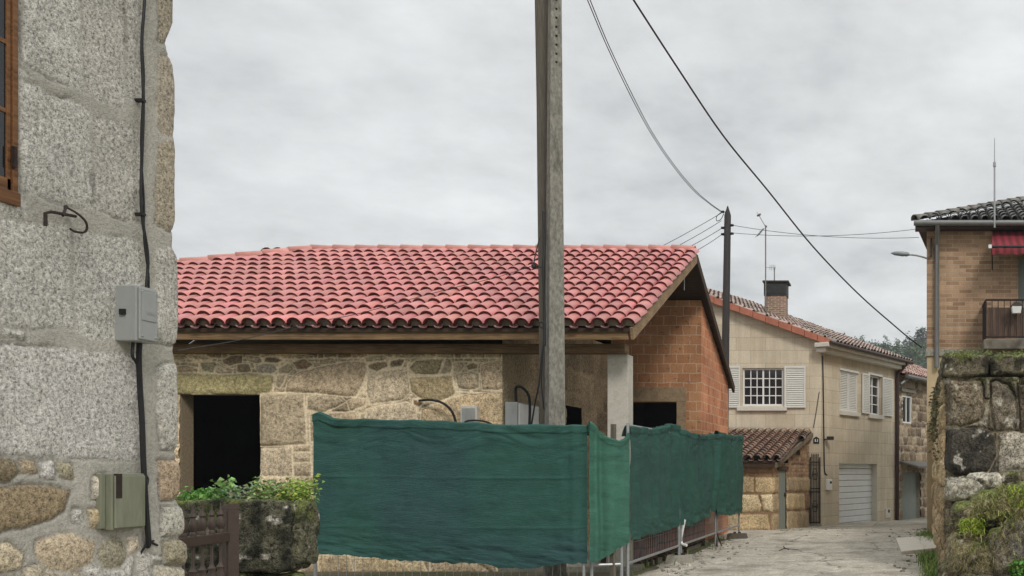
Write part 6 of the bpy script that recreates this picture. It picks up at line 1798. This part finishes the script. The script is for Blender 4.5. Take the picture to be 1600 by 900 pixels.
mb.hexa([*(p + Vector((0, 0, -.02)) for p in s0[::-1]), *(p + Vector((0, 0, .07)) for p in s0[::-1])]); mb.build('concrete_slab', mat_flat('pale_slab', lin(222, 216, 202), .85, 0, 12, .12, .2), bevel=.015, label='pale concrete slab lying at the lane edge before the old wall', cat='slab')
mb = MB()
q = P(1217, 863, 17.0); q.z = .03
mb.tube([q, q + Vector((.10, .05, .04)), q + Vector((.18, -.02, .02))], .008, 5); mb.tube([q + Vector((.1, .04, .04)), q + Vector((.06, .2, .06))], .009, 5); mb.tube([q + Vector((.15, 0, .03)), q + Vector((.36, .03, .01))], .005, 5)
mb.build('twig', M_iron, smooth=True, label='small dark twig lying in the middle of the lane', cat='twig')

# ================================================================ wooded hill
def hz(x, y):
    return 31.5 * sstep(110, 250, y) * (1 + .06 * np.sin(x * .02 + 1.3) ) + 1.5 * fbm(np.asarray(x) * .02, np.asarray(y) * .02, 0, 5)
hx = np.linspace(-260, 320, 90); hy = np.linspace(105, 420, 40); HX, HY = np.meshgrid(hx, hy)
HZ = hz(HX, HY) - 3.6 - 10 * sstep(280, 420, HY)
arrays('hill', np.stack([HX, HY, HZ], -1), grid_faces(90, 40), M_hill, kind='structure')
rg = np.random.default_rng(9); parts = []
def conifer(x, y, h, w_, n, dark):
    z0 = float(hz(x, y)) - 3.9; cen = []
    for _ in range(n):
        t = rg.uniform(.08, 1) ; r = w_ * (1 - t) ** .75 * rg.uniform(.3, 1); a = rg.uniform(0, 6.28)
        cen.append((x + r * math.cos(a), y + r * math.sin(a), z0 + h * t))
    return leaf_cluster(cen, .55, 5, (.3, .3, .3), rg, col=dark)
def roundtree(x, y, h, w_, n, dark):
    z0 = float(hz(x, y)) - 3.9; cen = []
    for _ in range(n):
        d = rg.normal(0, 1, 3); d /= np.linalg.norm(d); r = rg.uniform(.6, 1) 
        cen.append((x + d[0] * w_ * r, y + d[1] * w_ * r, z0 + h * .6 + d[2] * h * .38 * r))
    return leaf_cluster(cen, .6, 5, (.4, .4, .4), rg, col=dark)
for _ in range(520):
    x = rg.uniform(-70, 90) if _ < 260 else rg.uniform(-16, 14); y = rg.uniform(135, 262); d = [lin(70, 88, 62), lin(84, 100, 74), lin(60, 78, 58), lin(96, 110, 78)][rg.integers(4)]
    if rg.uniform() < .35: parts.append(conifer(x, y, rg.uniform(4, 7), rg.uniform(1.0, 1.8), 40, d))
    else: parts.append(roundtree(x, y, rg.uniform(3, 5.5), rg.uniform(1.8, 3.0), 46, d))
V, Fq, C = merge(parts); arrays('forest', V, Fq, M_leaf, None, C, smooth=False, kind='stuff', label='far wooded hillside of mixed trees behind the houses', cat='forest')
t = thing('pine_tree', (P(1437, 560, 245).x, 245, float(hz(P(1437, 560, 245).x, 245)) - 2.4), 'tall dark pine crown standing above the far wood beside the brick house', 'tree')
cen = []
pc = P(1438, 534, 245)
for (ox, oz, r) in ((0, 0, 2.2), (-1.2, -.8, 1.6), (1.4, .6, 2.2), (.6, 2.0, 1.5), (2.6, -.6, 1.8), (-.6, -2.4, 1.3), (1.5, -2.6, 1.6)):
    for _ in range(60):
        d = rg.normal(0, 1, 3); d /= np.linalg.norm(d); cen.append((pc.x + ox + d[0] * r, 245 + d[1] * r, pc.z + oz + d[2] * r * .8))
V, Fq, C = leaf_cluster(cen, .75, 4, (.3, .3, .3), rg, col=lin(58, 72, 54)); arrays('crown', V, Fq, M_leaf, t, C, smooth=False)
MB().tube([(pc.x + .6, 245, t.location.z - 1), (pc.x + .5, 245, pc.z + 1)], [.35, .15], 8).build('trunk', M_polewood, t, smooth=True)

# ================================================================ damp air
m = bpy.data.materials.new('haze'); m.use_nodes = True; nt = m.node_tree; nt.nodes.clear()
o = N(nt, 'ShaderNodeOutputMaterial'); v = N(nt, 'ShaderNodeVolumePrincipled'); v.inputs['Color'].default_value = (.86, .9, .93, 1); v.inputs['Density'].default_value = .0007; v.inputs['Anisotropy'].default_value = 0.2
L(nt, v.outputs[0], o.inputs['Volume'])
MB().box(-702, 702, -302, 902, -4, 60).build('haze', m, kind='stuff')
